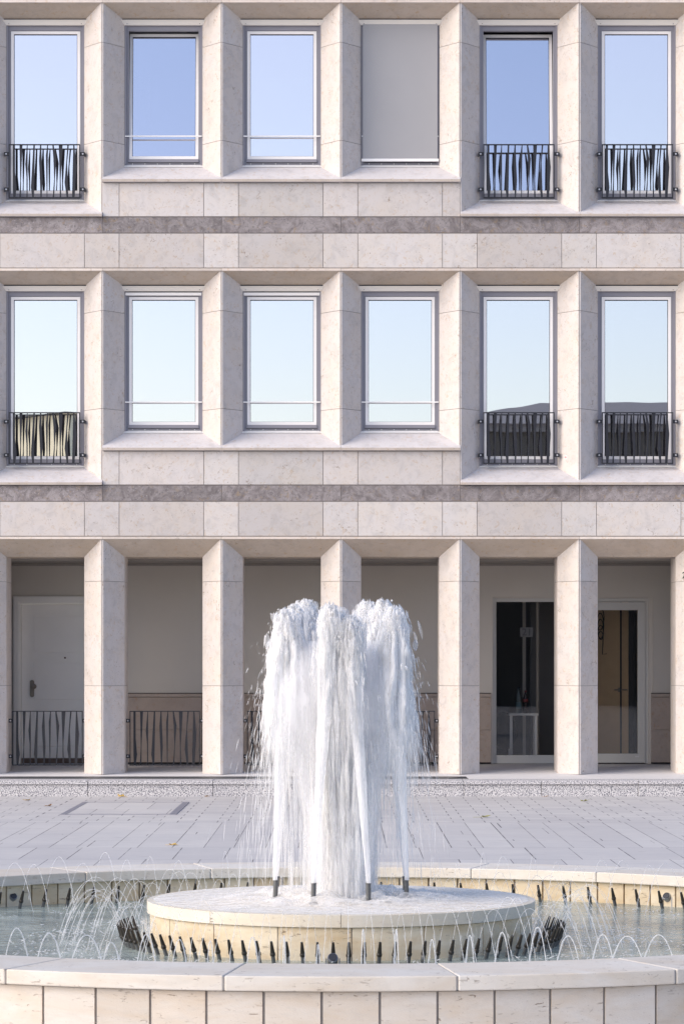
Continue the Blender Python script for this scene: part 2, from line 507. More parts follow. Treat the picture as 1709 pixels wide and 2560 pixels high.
    def build(s, name, mats, parent=None, smooth=False, loc=None):
        me = bpy.data.meshes.new(name)
        off = Vector((0, 0, 0))
        p = parent
        while p is not None:
            off += p.location; p = p.parent
        if loc is not None:
            off += Vector(loc)
        me.from_pydata([(v[0] - off.x, v[1] - off.y, v[2] - off.z) for v in s.v], [], s.f)
        if not isinstance(mats, (list, tuple)):
            mats = [mats]
        for m in mats:
            me.materials.append(m)
        if len(mats) > 1:
            me.polygons.foreach_set('material_index', s.mi)
        bm = bmesh.new(); bm.from_mesh(me)
        bmesh.ops.recalc_face_normals(bm, faces=bm.faces)
        bm.to_mesh(me); bm.free()
        if smooth:
            me.polygons.foreach_set('use_smooth', [True] * len(me.polygons))
        o = bpy.data.objects.new(name, me)
        if loc is not None:
            o.location = loc
        COL.objects.link(o)
        if parent is not None:
            o.parent = parent
        return o

def tag(o, label=None, cat=None, group=None, kind=None):
    if label: o['label'] = label
    if cat: o['category'] = cat
    if group: o['group'] = group
    if kind: o['kind'] = kind
    return o

def empty(name, loc, label=None, cat=None, group=None, rz=0):
    o = bpy.data.objects.new(name, None)
    o.empty_display_size = .1
    o.location = loc; o.rotation_euler = (0, 0, rz)
    COL.objects.link(o)
    return tag(o, label, cat, group)

def copy_tree(o, parent=None):
    c = o.copy(); COL.objects.link(c); c.parent = parent
    for ch in list(o.children):
        copy_tree(ch, c)
    return c

ORD = ['first', 'second', 'third', 'fourth', 'fifth', 'sixth', 'seventh', 'eighth', 'ninth', 'tenth', 'eleventh', 'twelfth',
       'thirteenth', 'fourteenth', 'fifteenth', 'sixteenth', 'seventeenth', 'eighteenth', 'nineteenth', 'twentieth']
def ordinal(i):
    if i < 20: return ORD[i]
    tens = {2: 'twenty', 3: 'thirty', 4: 'forty', 5: 'fifty', 6: 'sixty', 7: 'seventy', 8: 'eighty', 9: 'ninety'}
    t, u = divmod(i + 1, 10)
    return {20: 'twentieth', 30: 'thirtieth', 40: 'fortieth', 50: 'fiftieth', 60: 'sixtieth', 70: 'seventieth', 80: 'eightieth', 90: 'ninetieth'}[i + 1] if u == 0 else f'{tens[t]}-{ORD[u - 1]}'

# ------------------------------------------------------------------ setting
g = MB(); g.raw([(-500, -300, 0), (500, -300, 0), (500, 700, 0), (-500, 700, 0)], [(0, 1, 2, 3)])
tag(g.build('plaza', M['paving']), kind='structure')
FLOOR = .188
t_ = MB(); t_.prism_x([(36.70, .02), (46.6, .02), (46.6, .258), (40.3, .258), (37.4, FLOOR), (36.70, FLOOR)], -8, 8)
tag(t_.build('terrace', M['terrace']), kind='structure')

# step of speckled granite
st = empty('granite_step', (0, 36.04, 0), 'low speckled granite step running along the foot of the arcade', 'step')
jx = [-1700, -95, 219, 532, 846, 1159, 1353, 1595, 1909, 3400]
a = MB(); b = MB()
for x0, x1 in zip(jx[:-1], jx[1:]):
    X0, X1 = (x0 - VX) / F * 36.04, (x1 - VX) / F * 36.04
    a.cbox(X0 + .003, X1 - .003, 36.04, 36.555, FLOOR - .045, FLOOR + .002, .003)
    b.cbox(X0 + .003, X1 - .003, 36.065, 36.40, -.02, FLOOR - .049, .003)
a.build('tread', M['granite'], st); b.build('riser', M['granite'], st)
c = MB(); c.box(-7.6, 7.6, 36.08, 36.39, -.03, FLOOR - .046); c.build('mortar_bed', M['mortar'], st)

# drain grate
XR = (1168 - VX) / F * 36.8
dg = empty('drain_grate', (-1, 36.85, FLOOR), 'long steel drain grate with slanted slots set into the terrace edge', 'drain grate')
m = MB(); m.box(-7.9, XR, 36.558, 36.70, FLOOR - .06, FLOOR - .012); m.build('channel', M['pit_dark'], dg)
m = MB(); m.box(-7.9, XR, 36.700, 37.20, FLOOR + .0015, FLOOR + .0035); m.build('slot_bed', M['pit_dark'], dg)
m = MB()
x = -7.9
while x < XR - .25:
    y0, y1, z0, z1 = 36.575, 37.20, FLOOR - .01, FLOOR + .007
    vs = [(x, y0, z0), (x + .021, y0, z0), (x + .231, y1, z0), (x + .21, y1, z0)]
    vs += [(p[0], p[1], z1) for p in vs]
    m.raw(vs, [(3, 2, 1, 0), (4, 5, 6, 7), (0, 1, 5, 4), (1, 2, 6, 5), (2, 3, 7, 6), (3, 0, 4, 7)])
    x += .043
m.build('slanted_bars', M['grate'], dg)
m = MB(); m.box(-7.9, XR, 36.557, 36.575, FLOOR - .01, FLOOR + .008); m.box(-7.9, XR, 37.20, 37.218, FLOOR - .002, FLOOR + .008)
m.build('edge_frame', M['grate'], dg)

# paved cover in the plaza
mc = empty('access_cover', (-2.4, 33.1, 0), 'rectangular paved access cover in a grey frame on the plaza', 'access cover')
m = MB(); m.box(-2.905, -1.815, 31.78, 34.42, -.04, .004); m.build('stone_infill', M['paving'], mc)
m = MB(); m.box(-2.965, -2.905, 31.72, 34.48, -.04, .007); m.box(-1.815, -1.74, 31.72, 34.48, -.04, .007)
m.box(-2.905, -1.815, 31.76, 31.78, -.04, .006); m.box(-2.905, -1.815, 34.42, 34.44, -.04, .006); m.build('rim_frame', M['cover_frame'], mc)

# ------------------------------------------------------------------ the stone building
BLD = empty('stone_building', (0, D, 0), 'pale limestone facade with deep chamfered window bays above an open arcade', 'building')
P = 3.377
B0 = 3.163                     # underside of the arcade lintel
CW, CD = .255, .33             # chamfer width and depth
BX = [-3.75, -2.25, -.75, .75, 2.25, 3.75]
LONG = {0, 4, 5}
AX = [k * 1.5 for k in range(-3, 4)]
RISE = .156
ROWS = [B0, B0 + P]

# backing so no gap opens behind the joints
m = MB()
for bz in ROWS + [B0 + 2 * P]:
    m.box(-7.9, 7.9, D + .012, D + .42, bz + .002, bz + .676)
for bz in ROWS:
    m.box(-2.997, 1.497, D + .012, D + .42, bz + .676, bz + 1.12)
m.box(-7.9, -4.52, D + .012, D + .42, .2, B0 + 3 * P); m.box(4.52, 7.9, D + .012, D + .42, .2, B0 + 3 * P)
m.build('joint_backing', M['mortar'], BLD)

def stones(m, xs, z0, z1, y0=0.0, gap=.0032):
    for x0, x1 in zip(xs[:-1], xs[1:]):
        m.cbox(x0 + gap, x1 - gap, D + y0, D + y0 + .05, z0 + gap, z1 - gap, .0015)

full = [-7.9, -6.22, -5.78]
for ax in AX: full += [ax - .225, ax + .212]
full += [5.78, 6.22, 7.9]
full = sorted(full)
for r, bz in enumerate(ROWS + [B0 + 2 * P]):
    m = MB(); stones(m, full, bz + .038, bz + .473); m.build('spandrel_course', M['stone'], BLD)
    m = MB()
    bj = [-7.9, -6.0] + AX + [6.0, 7.9]
    for x0, x1 in zip(bj[:-1], bj[1:]):
        m.cbox(x0 + .002, x1 - .002, D + .004, D + .06, bz + .480, bz + .676, .002)
    m.build('string_course', M['band'], BLD)
    m = MB()
    for x0, x1 in zip(bj[:-1], bj[1:]):
        m.cbox(x0 + .0015, x1 - .0015, D - .014, D + .08, bz, bz + .031, .002)
    m.build('lintel_lip', M['stone_lip'], BLD)
    if r < 2:
        sx_ = [-2.998] + [x for x in full if -2.99 < x < 1.49] + [1.498]
        sx_[1:1] = []
        m = MB(); stones(m, sx_, bz + .684, bz + 1.108); m.build('parapet_course', M['stone'], BLD)
# lintels: sloping soffits
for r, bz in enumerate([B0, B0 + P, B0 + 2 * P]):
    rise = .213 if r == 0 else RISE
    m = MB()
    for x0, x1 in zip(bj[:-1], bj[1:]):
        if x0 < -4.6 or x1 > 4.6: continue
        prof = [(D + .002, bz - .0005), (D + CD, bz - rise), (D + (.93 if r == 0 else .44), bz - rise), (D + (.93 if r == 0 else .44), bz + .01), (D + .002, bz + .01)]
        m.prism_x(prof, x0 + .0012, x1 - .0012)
    m.build('lintel', M['stone_soffit_bounce'], BLD)
# sills
for r, bz in enumerate(ROWS):
    for i, bx in enumerate(BX):
        zf, zt, zb = (bz + .682, bz + .712, bz + .920) if i in LONG else (bz + 1.115, bz + 1.148, bz + 1.360)
        x0, x1 = bx - .75 + .0015, bx + .75 - .0015
        m = MB()
        m.prism_x([(D - .060, zf), (D + .45, zf), (D + .45, zb), (D + CD, zb), (D - .060, zt)], x0, x1, 0)
        s_ = m.build('sill', M['stone_sill'], BLD)
        e = MB(); e.cbox(x0, x1, D - .0625, D - .0605, zf, zt - .001, .0005)
        e.build('sill_edge', M['stone_edge'], s_)

def pier_profile(xc, back):
    L = [(xc - CW, D + CD), (xc - .017, D + .004), (xc - .007, D + .004), (xc - .007, D + back), (xc - CW, D + back)]
    Rr = [(xc - .001, D + .004), (xc + .012, D + .004), (xc + CW, D + CD), (xc + CW, D + back), (xc - .001, D + back)]
    return L, Rr
# upper mullions
for r, bz in enumerate(ROWS):
    for k, ax in enumerate(AX):
        top = bz + P - .002
        zs = [top, bz + P - .497, bz + P - 1.732, bz + .70]
        m = MB()
        for (za, zb) in zip(zs[:-1], zs[1:]):
            for prof in pier_profile(ax, .44):
                m.prism_z(prof, zb + .0026, za - .0026)
        m.build('mullion', M['stone'], BLD)
        m = MB(); m.prism_z([(ax - CW + .006, D + CD + .004), (ax - .0045, D + .010), (ax - .0008, D + .010), (ax + CW - .006, D + CD + .004), (ax + CW - .006, D + .43), (ax - CW + .006, D + .43)], bz + .70, top)
        m.build('mullion_joint', M['mortar'], BLD)
# arcade pillars
for k, ax in enumerate(AX):
    zs = [B0 - .002, 2.635, 1.316, FLOOR + .012]
    m = MB()
    for (za, zb) in zip(zs[:-1], zs[1:]):
        for prof in pier_profile(ax, .93):
            m.prism_z(prof, zb + .0026, za - .0026)
    pl = m.build('pillar', M['stone'], BLD)
    m = MB(); m.prism_z([(ax - CW + .006, D + CD + .004), (ax - .0045, D + .010), (ax - .0008, D + .010), (ax + CW - .006, D + CD + .004), (ax + CW - .006, D + .92), (ax - CW + .006, D + .92)], FLOOR, B0 - .01)
    m.build('pillar_joint', M['mortar'], pl)
# blank ends and the wall above
m = MB()
for s in (-1, 1):
    x0, x1 = sorted((s * 4.76, s * 7.9))
    for z0, z1 in ((FLOOR, 1.316), (1.316, 2.635), (2.635, B0), *[(b + q0, b + q1) for b in ROWS for q0, q1 in ((.68, 1.645), (1.645, 2.88), (2.88, P))]):
        m.cbox(x0, x1, D + .002, D + .06, z0 + .002, z1 - .002, .002)
m.box(-7.9, 7.9, D, D + .4, B0 + 2 * P + .68, B0 + 2 * P + 1.6)
m.build('end_walling', M['stone'], BLD)
m = MB(); m.box(-7.9, 7.9, D + .4, D + 9, B0 + 2 * P + 1.2, B0 + 2 * P + 1.6)
m.build('roof', M['roof_dark'], BLD)

# arcade interior shell
YB = 40.0
FLOOR = H - (1910 - VY) / F * YB          # the terrace falls slightly towards the plaza
def wx(x): return (x - VX) / F * YB
def wz(y): return H - (y - VY) / F * YB
dx0, dx1, dz1 = wx(33), wx(33) + 1.20, wz(1491)              # entrance door opening
sx0, sx1, sz1 = wx(1230.6), wx(1632), wz(1492.8)             # glazed entrance opening
CEIL = 2.93
m = MB()
m.box(-8, dx0, YB, YB + .25, FLOOR, CEIL + .1); m.box(dx0, dx1, YB, YB + .25, dz1, CEIL + .1)
m.box(dx1, sx0, YB, YB + .25, FLOOR, CEIL + .1); m.box(sx0, sx1, YB, YB + .25, sz1, CEIL + .1); m.box(sx1, 8, YB, YB + .25, FLOOR, CEIL + .1)
m.box(sx1 - .056, sx1 - .001, YB + .05, YB + .2, FLOOR, sz1 - .013); m.box(sx0, sx1, YB + .05, YB + .2, sz1 - .013, sz1)
m.build('arcade_wall', M['plaster'], BLD)
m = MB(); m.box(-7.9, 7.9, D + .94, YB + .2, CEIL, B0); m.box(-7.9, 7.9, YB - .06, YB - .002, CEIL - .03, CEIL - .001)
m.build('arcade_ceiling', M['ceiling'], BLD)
m = MB()
for s in (-1, 1):
    x0, x1 = sorted((s * 7.9, s * 8.05)); m.box(x0, x1, D, D + 9, 0, B0 + 2 * P + 1.6)
m.build('side_wall', M['plaster'], BLD)
m = MB()
wt = wz(1742.5); wj = wz(1825)
def wains(x0, x1):
    n = max(1, round((x1 - x0) / 1.3))
    for i in range(n):
        p, q = x0 + (x1 - x0) * i / n, x0 + (x1 - x0) * (i + 1) / n
        m.cbox(p + .002, q - .002, YB - .03, YB - .001, FLOOR + .02, wj - .002, .002); m.cbox(p + .002, q - .002, YB - .03, YB - .001, wj + .002, wt - .006, .002)
        m.cbox(p + .001, q - .001, YB - .045, YB - .001, wt, wz(1734.5), .003)
for p, q in ((-7.9, dx0 - .03), (dx1 + .03, sx0 - .02), (sx1 - .03, 7.9)):
    m = MB(); wains(p, q)
    wn = m.build('wainscot', M['wainscot'], BLD)
    m = MB()
    m.box(p, q, YB - .02, YB - .0005, wz(1734.5), wz(1732.6)); m.box(p, q, YB - .018, YB - .0005, FLOOR + .001, FLOOR + .02)
    m.build('shadow_gap', M['pit_dark'], wn)

# entrance door on the left
dr = MB()
dr.frame_y(dx0, dx1, FLOOR, dz1, .085, .085, .0, .085, YB - .035, YB + .02)
dr.frame_y(dx0 + .013, dx1 - .013, FLOOR, dz1 - .012, .06, .06, .0, .06, YB - .05, YB - .036)
dr.box(dx0 + .085, dx0 + .10, YB - .02, YB + .15, FLOOR, dz1 - .085); dr.box(dx1 - .10, dx1 - .085, YB - .02, YB + .15, FLOOR, dz1 - .085)
dr.box(dx0 + .10, dx1 - .10, YB - .02, YB + .15, dz1 - .1, dz1 - .085)
DOOR = dr.build('door', M['door_paint'], BLD)
lz0 = wz(1896)
m = MB()
lx0, lx1, lz1 = dx0 + .102, dx1 - .102, dz1 - .102
m.box(lx0, lx1, YB + .11, YB + .15, lz0, lz1)
for y0, y1 in ((1540, 1632.5), (1657.5, 1750), (1776, 1867)):
    za, zb = wz(y1), wz(y0)
    m.cbox(lx0 + .165, lx1 - .165, YB + .102, YB + .112, za, zb, .004)
    m.frame_y(lx0 + .13, lx1 - .13, za - .035, zb + .035, .012, .012, .012, .012, YB + .105, YB + .112)
leaf = m.build('leaf', M['door_paint'], DOOR)
m = MB(); m.box(lx0, lx1, YB + .09, YB + .15, FLOOR + .001, lz0 - .003); m.build('threshold', M['kick'], DOOR)
hx = wx(74.5) + .02; hz = wz(1722)
m = MB()
m.prism_y([(hx + .03 * math.cos(a_) , hz + (.085 if math.sin(a_) > 0 else -.085) + .03 * math.sin(a_)) for a_ in [2 * math.pi * k / 20 + .01 for k in range(20)]], YB + .094, YB + .101)
m.lathe([(.011, 0), (.011, .035), (.03, .04), (.034, .055), (.028, .07), (.012, .076)], 16, (hx + .015, YB + .094, hz + .03), axis=(0.35, -1, 0))
m.lathe([(.011, 0), (.011, .006)], 12, (hx, YB + .095, hz - .055), axis=(0, -1, 0))
m.build('handle', M['handle'], DOOR, smooth=False)
m = MB(); m.lathe([(.013, 0), (.013, .008), (.007, .010)], 14, (wx(159) + .01, YB + .101, wz(1644.8)), axis=(0, -1, 0)); m.build('peephole', M['kick'], DOOR)

# glazed entrance on the right
gy = YB + .10
ENT = MB().frame_y(sx0, sx1 - .055, FLOOR + .001, sz1 - .012, .055, .04, .0, .05, gy, gy + .08)
xm = wx(1412)
ENT.box(xm - .03, xm + .03, gy + .002, gy + .078, FLOOR + .001, sz1 - .06)
ENT.box(sx0 + .055, xm - .03, gy - .008, gy + .076, FLOOR + .001, wz(1889))
ent = ENT.build('entrance_door', M['entrance_frame'], BLD)
m = MB().frame_y(xm + .032, sx1 - .098, FLOOR + .012, wz(1505.5), .10, .10, .122, .105, gy - .02, gy + .06)
m.build('door_leaf', M['entrance_frame'], ent)
m = MB(); m.box(xm + .13, sx1 - .196, gy + .01, gy + .02, FLOOR + .13, wz(1523)); m.build('door_pane', M['glass_door'], ent)
m = MB(); m.box(sx0 + .053, xm - .028, gy + .03, gy + .04, wz(1890.5), sz1 - .06); m.build('side_pane', M['glass_door'], ent)
m = MB(); m.box(wx(1588), wx(1598), gy - .0225, gy - .0205, wz(1894), wz(1890.5)); m.box(wx(1245), wx(1250), gy - .0105, gy - .0085, wz(1895), wz(1894)); m.build('sticker', M['white_paper'], ent)

# dark rooms behind the glass
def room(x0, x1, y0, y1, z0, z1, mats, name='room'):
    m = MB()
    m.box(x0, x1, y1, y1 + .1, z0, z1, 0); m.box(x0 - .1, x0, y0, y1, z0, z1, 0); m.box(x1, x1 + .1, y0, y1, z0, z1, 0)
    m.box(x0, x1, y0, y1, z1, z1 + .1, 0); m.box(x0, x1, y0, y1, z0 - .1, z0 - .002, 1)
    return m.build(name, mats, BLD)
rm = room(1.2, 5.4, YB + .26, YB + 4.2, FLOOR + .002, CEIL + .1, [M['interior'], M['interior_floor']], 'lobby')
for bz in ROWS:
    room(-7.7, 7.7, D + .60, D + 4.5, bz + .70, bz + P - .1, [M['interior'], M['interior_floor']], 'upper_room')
def lx(x, Y): return (x - VX) / F * Y
m = MB()
YI = YB + 1.25
m.box(lx(1480, YI), lx(1570, YI), YI, YI + .06, FLOOR + .01, CEIL)
lob = m.build('brown_partition', M['interior_warm'], rm)
m = MB(); m.box(lx(1549, YI), lx(1553, YI), YI - .012, YI - .001, FLOOR + .02, 2.5); m.box(lx(1572, YI), lx(1584, YI), YI - .02, YI + .06, FLOOR + .02, 2.7)
m.build('dark_edge', M['pit_dark'], rm)
m = MB(); zc_ = H - (1725 - VY) / F * YI
m.box(lx(1544, YI), lx(1549, YI), YI - .02, YI - .008, zc_ - .03, zc_ + .03); m.tube([(lx(1548, YI), YI - .04, zc_), (lx(1534, YI), YI - .04, zc_)], .010); m.tube([(lx(1552, YI), YI - .04, zc_), (lx(1567, YI), YI - .04, zc_)], .008)
m.build('lever_handle', M['handle'], rm)
m = MB(); m.box(lx(1308, YI), lx(1316, YI), YI + .2, YI + .26, FLOOR + .01, CEIL); m.build('pale_post', M['plaster'], rm)
m = MB(); m.box(lx(1327, YI), lx(1420, YI), YI + .24, YI + .30, FLOOR + .01, CEIL); m.build('grey_partition', M['plate_grey'], rm)

# furniture inside the lobby
YT = YB + .62
tz = H - (1784 - VY) / F * YT
tx0, tx1 = lx(1272, YT), lx(1345, YT)
tb = empty('side_table', ((tx0 + tx1) / 2, YT + .15, FLOOR), 'small white square table standing behind the glazed entrance', 'table')
m = MB(); m.cbox(tx0, tx1, YT, YT + .38, tz - .03, tz, .004); m.build('tabletop', M['table_white'], tb)
for lx_, ly_ in ((tx0 + .01, YT + .01), (tx1 - .05, YT + .01), (tx0 + .01, YT + .33), (tx1 - .05, YT + .33)):
    m = MB(); m.box(lx_, lx_ + .036, ly_, ly_ + .036, FLOOR + .002, tz - .031); m.build('leg', M['table_white'], tb)
def bottle_obj(name, px_, ytop, mat, band, bandz, cap, label):
    xx = lx(px_, YT); h_ = (H - (ytop - VY) / F * YT) - tz
    o = empty(name, (xx, YT + .13, tz), label, 'bottle')
    pf = [(.030, .0), (.038, .006), (.038, h_ * .55), (.034, h_ * .66), (.016, h_ * .84), (.013, h_ * .93)]
    m = MB(); m.lathe([(r_, z_ + tz) for r_, z_ in pf], 16, (xx, YT + .13, 0)); m.build('body', mat, o, True)
    m = MB(); m.lathe([(.0388, tz + h_ * bandz[0]), (.0388, tz + h_ * bandz[1])], 16, (xx, YT + .13, 0)); m.build('band', band, o, True)
    m = MB(); m.lathe([(.015, tz + h_ * .93), (.015, tz + h_)], 12, (xx, YT + .13, 0)); m.build('cap', cap, o, True)
M['bottle_green'] = simple('pale_green_plastic', (.12, .15, .15), .15)
M['bottle_dark'] = simple('dark_drink', (.02, .01, .01), .12)
M['band_teal'] = simple('teal_band', (.16, .25, .27), .5)
M['band_red'] = simple('red_band', (.20, .03, .03), .5)
bottle_obj('water_bottle', 1297, 1718, M['bottle_green'], M['band_teal'], (.18, .42), M['ink'], 'pale green plastic water bottle on the white table, left one')
bottle_obj('drink_bottle', 1314, 1727, M['bottle_dark'], M['band_red'], (.48, .64), M['band_red'], 'dark drink bottle with a red band and cap on the white table')
# chair with a dark jacket
YC = YB + .95
cx0, cx1 = lx(1232, YC), lx(1276, YC)
ch = empty('chair', ((cx0 + cx1) / 2, YC + .2, FLOOR), 'chair draped with a black jacket left of the white table', 'chair')
zz = lambda y: H - (y - VY) / F * YC
m = MB(); m.cbox(cx0, cx1, YC, YC + .4, zz(1830), zz(1824), .006); m.build('seat', M['interior_warm'], ch)
m = MB(); m.cbox(cx0, cx1 - .01, YC + .37, YC + .40, zz(1798), zz(1768), .006); m.build('backrest', M['plate_grey'], ch)
for qx in (cx0 + .01, cx1 - .035):
    for qy in (YC + .02, YC + .36):
        m = MB(); m.box(qx, qx + .025, qy, qy + .025, FLOOR + .002, zz(1830.5)); m.build('leg', M['ink'], ch)
m = MB()
jk = bmesh.new(); bmesh.ops.create_icosphere(jk, subdivisions=3, radius=1)
for v in jk.verts:
    n_ = mnoise.noise(v.co * 2.3) * .25
    v.co = Vector(((cx0 + cx1) / 2 + .04 + v.co.x * (.17 + .05 * n_), YC - .02 + v.co.y * (.05 + .03 * n_), zz(1828) + v.co.z * (.26 + .1 * n_)))
m.bm(jk); m.build('jacket', M['cloth_black'], ch, True)
# cable coil
m = MB(); YQ = YI - .05
pts = []
for i in range(90):
    u = i / 89
    ang = u * 2 * math.pi * 4.2
    pts.append((lx(1500, YQ) + .05 * math.sin(ang) * (1 - .4 * u) + .01 * u, YQ + .015 * math.cos(ang), 2.37 - .14 * (1 - math.cos(ang)) * (.8 + .3 * math.sin(5 * u)) - .35 * u))
m.tube([(lx(1511, YQ), YQ, 2.40)] + pts + [(lx(1505, YQ), YQ, 1.72), (lx(1516, YQ), YQ, 1.73)], .006, 5)
tag(m.build('cable', M['cable'], None, True), 'coil of black cable hanging behind the right glass door', 'cable')

def text_mesh(body, size, depth, font_scale=(1, 1)):
    cu = bpy.data.curves.new('num', 'FONT'); cu.body = body; cu.size = size; cu.extrude = depth; cu.offset = .004 * size
    cu.align_x = 'LEFT'
    o = bpy.data.objects.new('num', cu); COL.objects.link(o)
    me = bpy.data.meshes.new_from_object(o.evaluated_get(bpy.context.evaluated_depsgraph_get()))
    bpy.data.objects.remove(o)
    return me
bpy.context.view_layer.update()
# number plate on the glass
npl = empty('number_plate', (wx(1301), gy + .028, wz(1592)), 'grey translucent house number 21 plate on the entrance side glass', 'number plate')
m = MB(); m.box(wx(1301), wx(1333), gy + .024, gy + .029, wz(1592.5), wz(1568.5)); m.build('plate', M['plate_grey'], npl)
me = text_mesh('21', .135, .001); me.materials.append(M['ink_grey'])
o = bpy.data.objects.new('numerals', me); COL.objects.link(o); o.parent = npl
o.rotation_euler = (R(90), 0, 0); o.location = (.022, -.0055, .018)
# dark numerals on the rightmost pillar's chamfer
ang = math.atan2(CD, CW)
me = text_mesh('21', .115, .002); me.materials.append(M['ink'])
o = bpy.data.objects.new('house_number', me); COL.objects.link(o)
q = px(1704.5, 1446, D + .23)
o.matrix_world = Matrix.Translation((q.x, D + .228, q.z)) @ Matrix.Rotation(-ang, 4, 'Z') @ Matrix.Rotation(R(90), 4, 'X')
tag(o, 'dark house number on the rightmost pillar, cut by the photo edge', 'house number')

# ------------------------------------------------------------------ windows
YW = D + CD                    # plane where the chamfers end
OPEN = {(1, 1), (1, 4)}        # (row, bay) tilted
BLINDBAR = {(0, 1), (0, 2)}
BLINDDOWN = {(1, 3)}
for r, bz in enumerate(ROWS):
    for i, bx in enumerate(BX):
        lg = i in LONG
        zb = bz + (.920 if lg else 1.360)
        zt = bz + 3.20
        hw = .495
        x0, x1 = bx - hw, bx + hw
        gb = bz + (1.069 if lg else 1.505)        # glass bottom
        gt = bz + 3.056
        sb = gb - .037
        fm = MB()
        tilted = (r, i) in OPEN
        # outer frame
        fm.frame_y(x0 - .02, x1 + .02, zb + .028, zt, .02 + .052, .02 + .052, .0, zt - (gt + .045), YW + .035, YW + .12)
        fm.box(x0 + .052, x1 - .052, YW + .035, YW + .12, zb + .028, zb + .060)
        fm.box(x0 + .052, x1 - .052, YW + .02, YW + .11, zb + .064, sb - .003)
        # guide channels
        for gx in (x0 + .002, x1 - .024):
            fm.box(gx, gx + .022, YW + .008, YW + .034, zb + .03, bz + 3.165)
        W = fm.build('window', M['frame_grey'], BLD)
        if tilted: W['label'] = 'window tilted open at the top'
        if (r, i) in BLINDDOWN: W['label'] = 'window hidden by a lowered grey blind'
        # flashing
        m = MB(); m.prism_x([(YW - .012, zb + .004), (YW + .12, zb + .004), (YW + .12, zb + .034), (YW + .034, zb + .034), (YW - .008, zb + .012)], x0 - .008, x1 + .008)
        for k in range(6):
            bxx = x0 + .10 + k * .158
            m.lathe([(.006, 0), (.006, .006), (.003, .008)], 8, (bxx, YW + .034, zb + .047), axis=(0, -1, 0))
        m.build('flashing', M['rail_white'], W)
        m = MB(); m.box(x0 + .045, x1 - .045, YW + .012, YW + .0345, zb + .0605, zb + .064); m.build('drip_gap', M['gasket'], W)
        # sash + pane, both pivot at the bottom when tilted
        sx0_, sx1_ = x0 + .055, x1 - .055
        sash = MB().frame_y(sx0_, sx1_, sb, gt + .040, .037, .037, .037, .037, YW + .045, YW + .10)
        gk = MB().frame_y(sx0_ + .037, sx1_ - .037, sb + .037, gt + .003, .006, .006, .004, .009, YW + .056, YW + .075)
        pane = MB().box(sx0_ + .03, sx1_ - .03, YW + .068, YW + .074, sb + .03, gt + .01)
        rot = Matrix.Identity(4)
        ang_t = R(-5.0 if tilted else random.uniform(-.06, .06)); ang_z = R(random.uniform(-.12, .12))
        piv = Vector((bx, YW + .07, sb))
        def turn(mb, a_, z_):
            Mx = Matrix.Translation(piv) @ Matrix.Rotation(a_, 4, 'X') @ Matrix.Rotation(z_, 4, 'Z') @ Matrix.Translation(-piv)
            mb.v = [tuple(Mx @ Vector(v)) for v in mb.v]
        turn(sash, ang_t if tilted else 0, 0); turn(gk, ang_t if tilted else 0, 0); turn(pane, ang_t, ang_z)
        sash.build('sash', M['sash_white'], W); gk.build('gasket', M['gasket'], W)
        pane.build('pane', M['glass'], W)
        # head box with slanted ends
        m = MB()
        za, zc2 = bz + 3.162, bz + 3.222
        ya, yb_ = YW - .060, YW + .03
        m.raw([(bx - hw - .002, YW - .012, za), (bx + hw + .002, YW - .012, za), (bx + hw + .044, YW - .054, zc2), (bx - hw - .044, YW - .054, zc2),
               (bx - hw - .002, yb_, za), (bx + hw + .002, yb_, za), (bx + hw + .044, yb_, zc2), (bx - hw - .044, yb_, zc2)],
              [(0, 1, 2, 3), (5, 4, 7, 6), (4, 0, 3, 7), (1, 5, 6, 2), (3, 2, 6, 7), (4, 5, 1, 0)])
        m.box(bx - hw - .04, bx + hw + .04, YW - .058, YW - .0545, zc2 - .010, zc2 - .002)
        m.build('blind_box', M['box_cream'], W)
        m = MB()
        for s in (-1, 1):
            m.lathe([(.004, 0), (.004, .004)], 8, (bx + s * .46, YW - .026, za + .015), axis=(0, -1, .3))
        m.build('screw', M['ink'], W)
        m = MB(); m.box(x0 - .05, x1 + .05, YW - .035, YW + .02, zc2 + .001, zc2 + .02); m.build('box_gap', M['gasket'], W)
        if (r, i) in BLINDBAR:
            m = MB(); m.cbox(x0 + .012, x1 - .012, YW - .002, YW + .024, bz + 3.108, bz + 3.146, .006); m.build('blind_bar', M['rail_white'], W)
        if not lg:
            m = MB(); m.cbox(x0 + .006, x1 - .006, YW - .010, YW + .007, gb + .240, gb + .256, .003)
            m.build('guard_rail', M['rail_white'], W)
        if (r, i) in BLINDDOWN:
            m = MB(); m.box(x0 + .022, x1 - .022, YW - .024, YW - .020, zb + .10, bz + 3.17); m.build('blind', M['blind'], W)
            m = MB(); m.cbox(x0 + .004, x1 - .004, YW - .034, YW - .012, zb + .068, zb + .104, .006); m.build('blind_bar', M['rail_white'], W)
        if (r, i) == (1, 1):
            m = MB(); m.box(sx0_ + .05, sx0_ + .25, YW + .30, YW + .33, gb + .33, gb + 1.1); m.build('inner_screen', M['white_paper'], W)

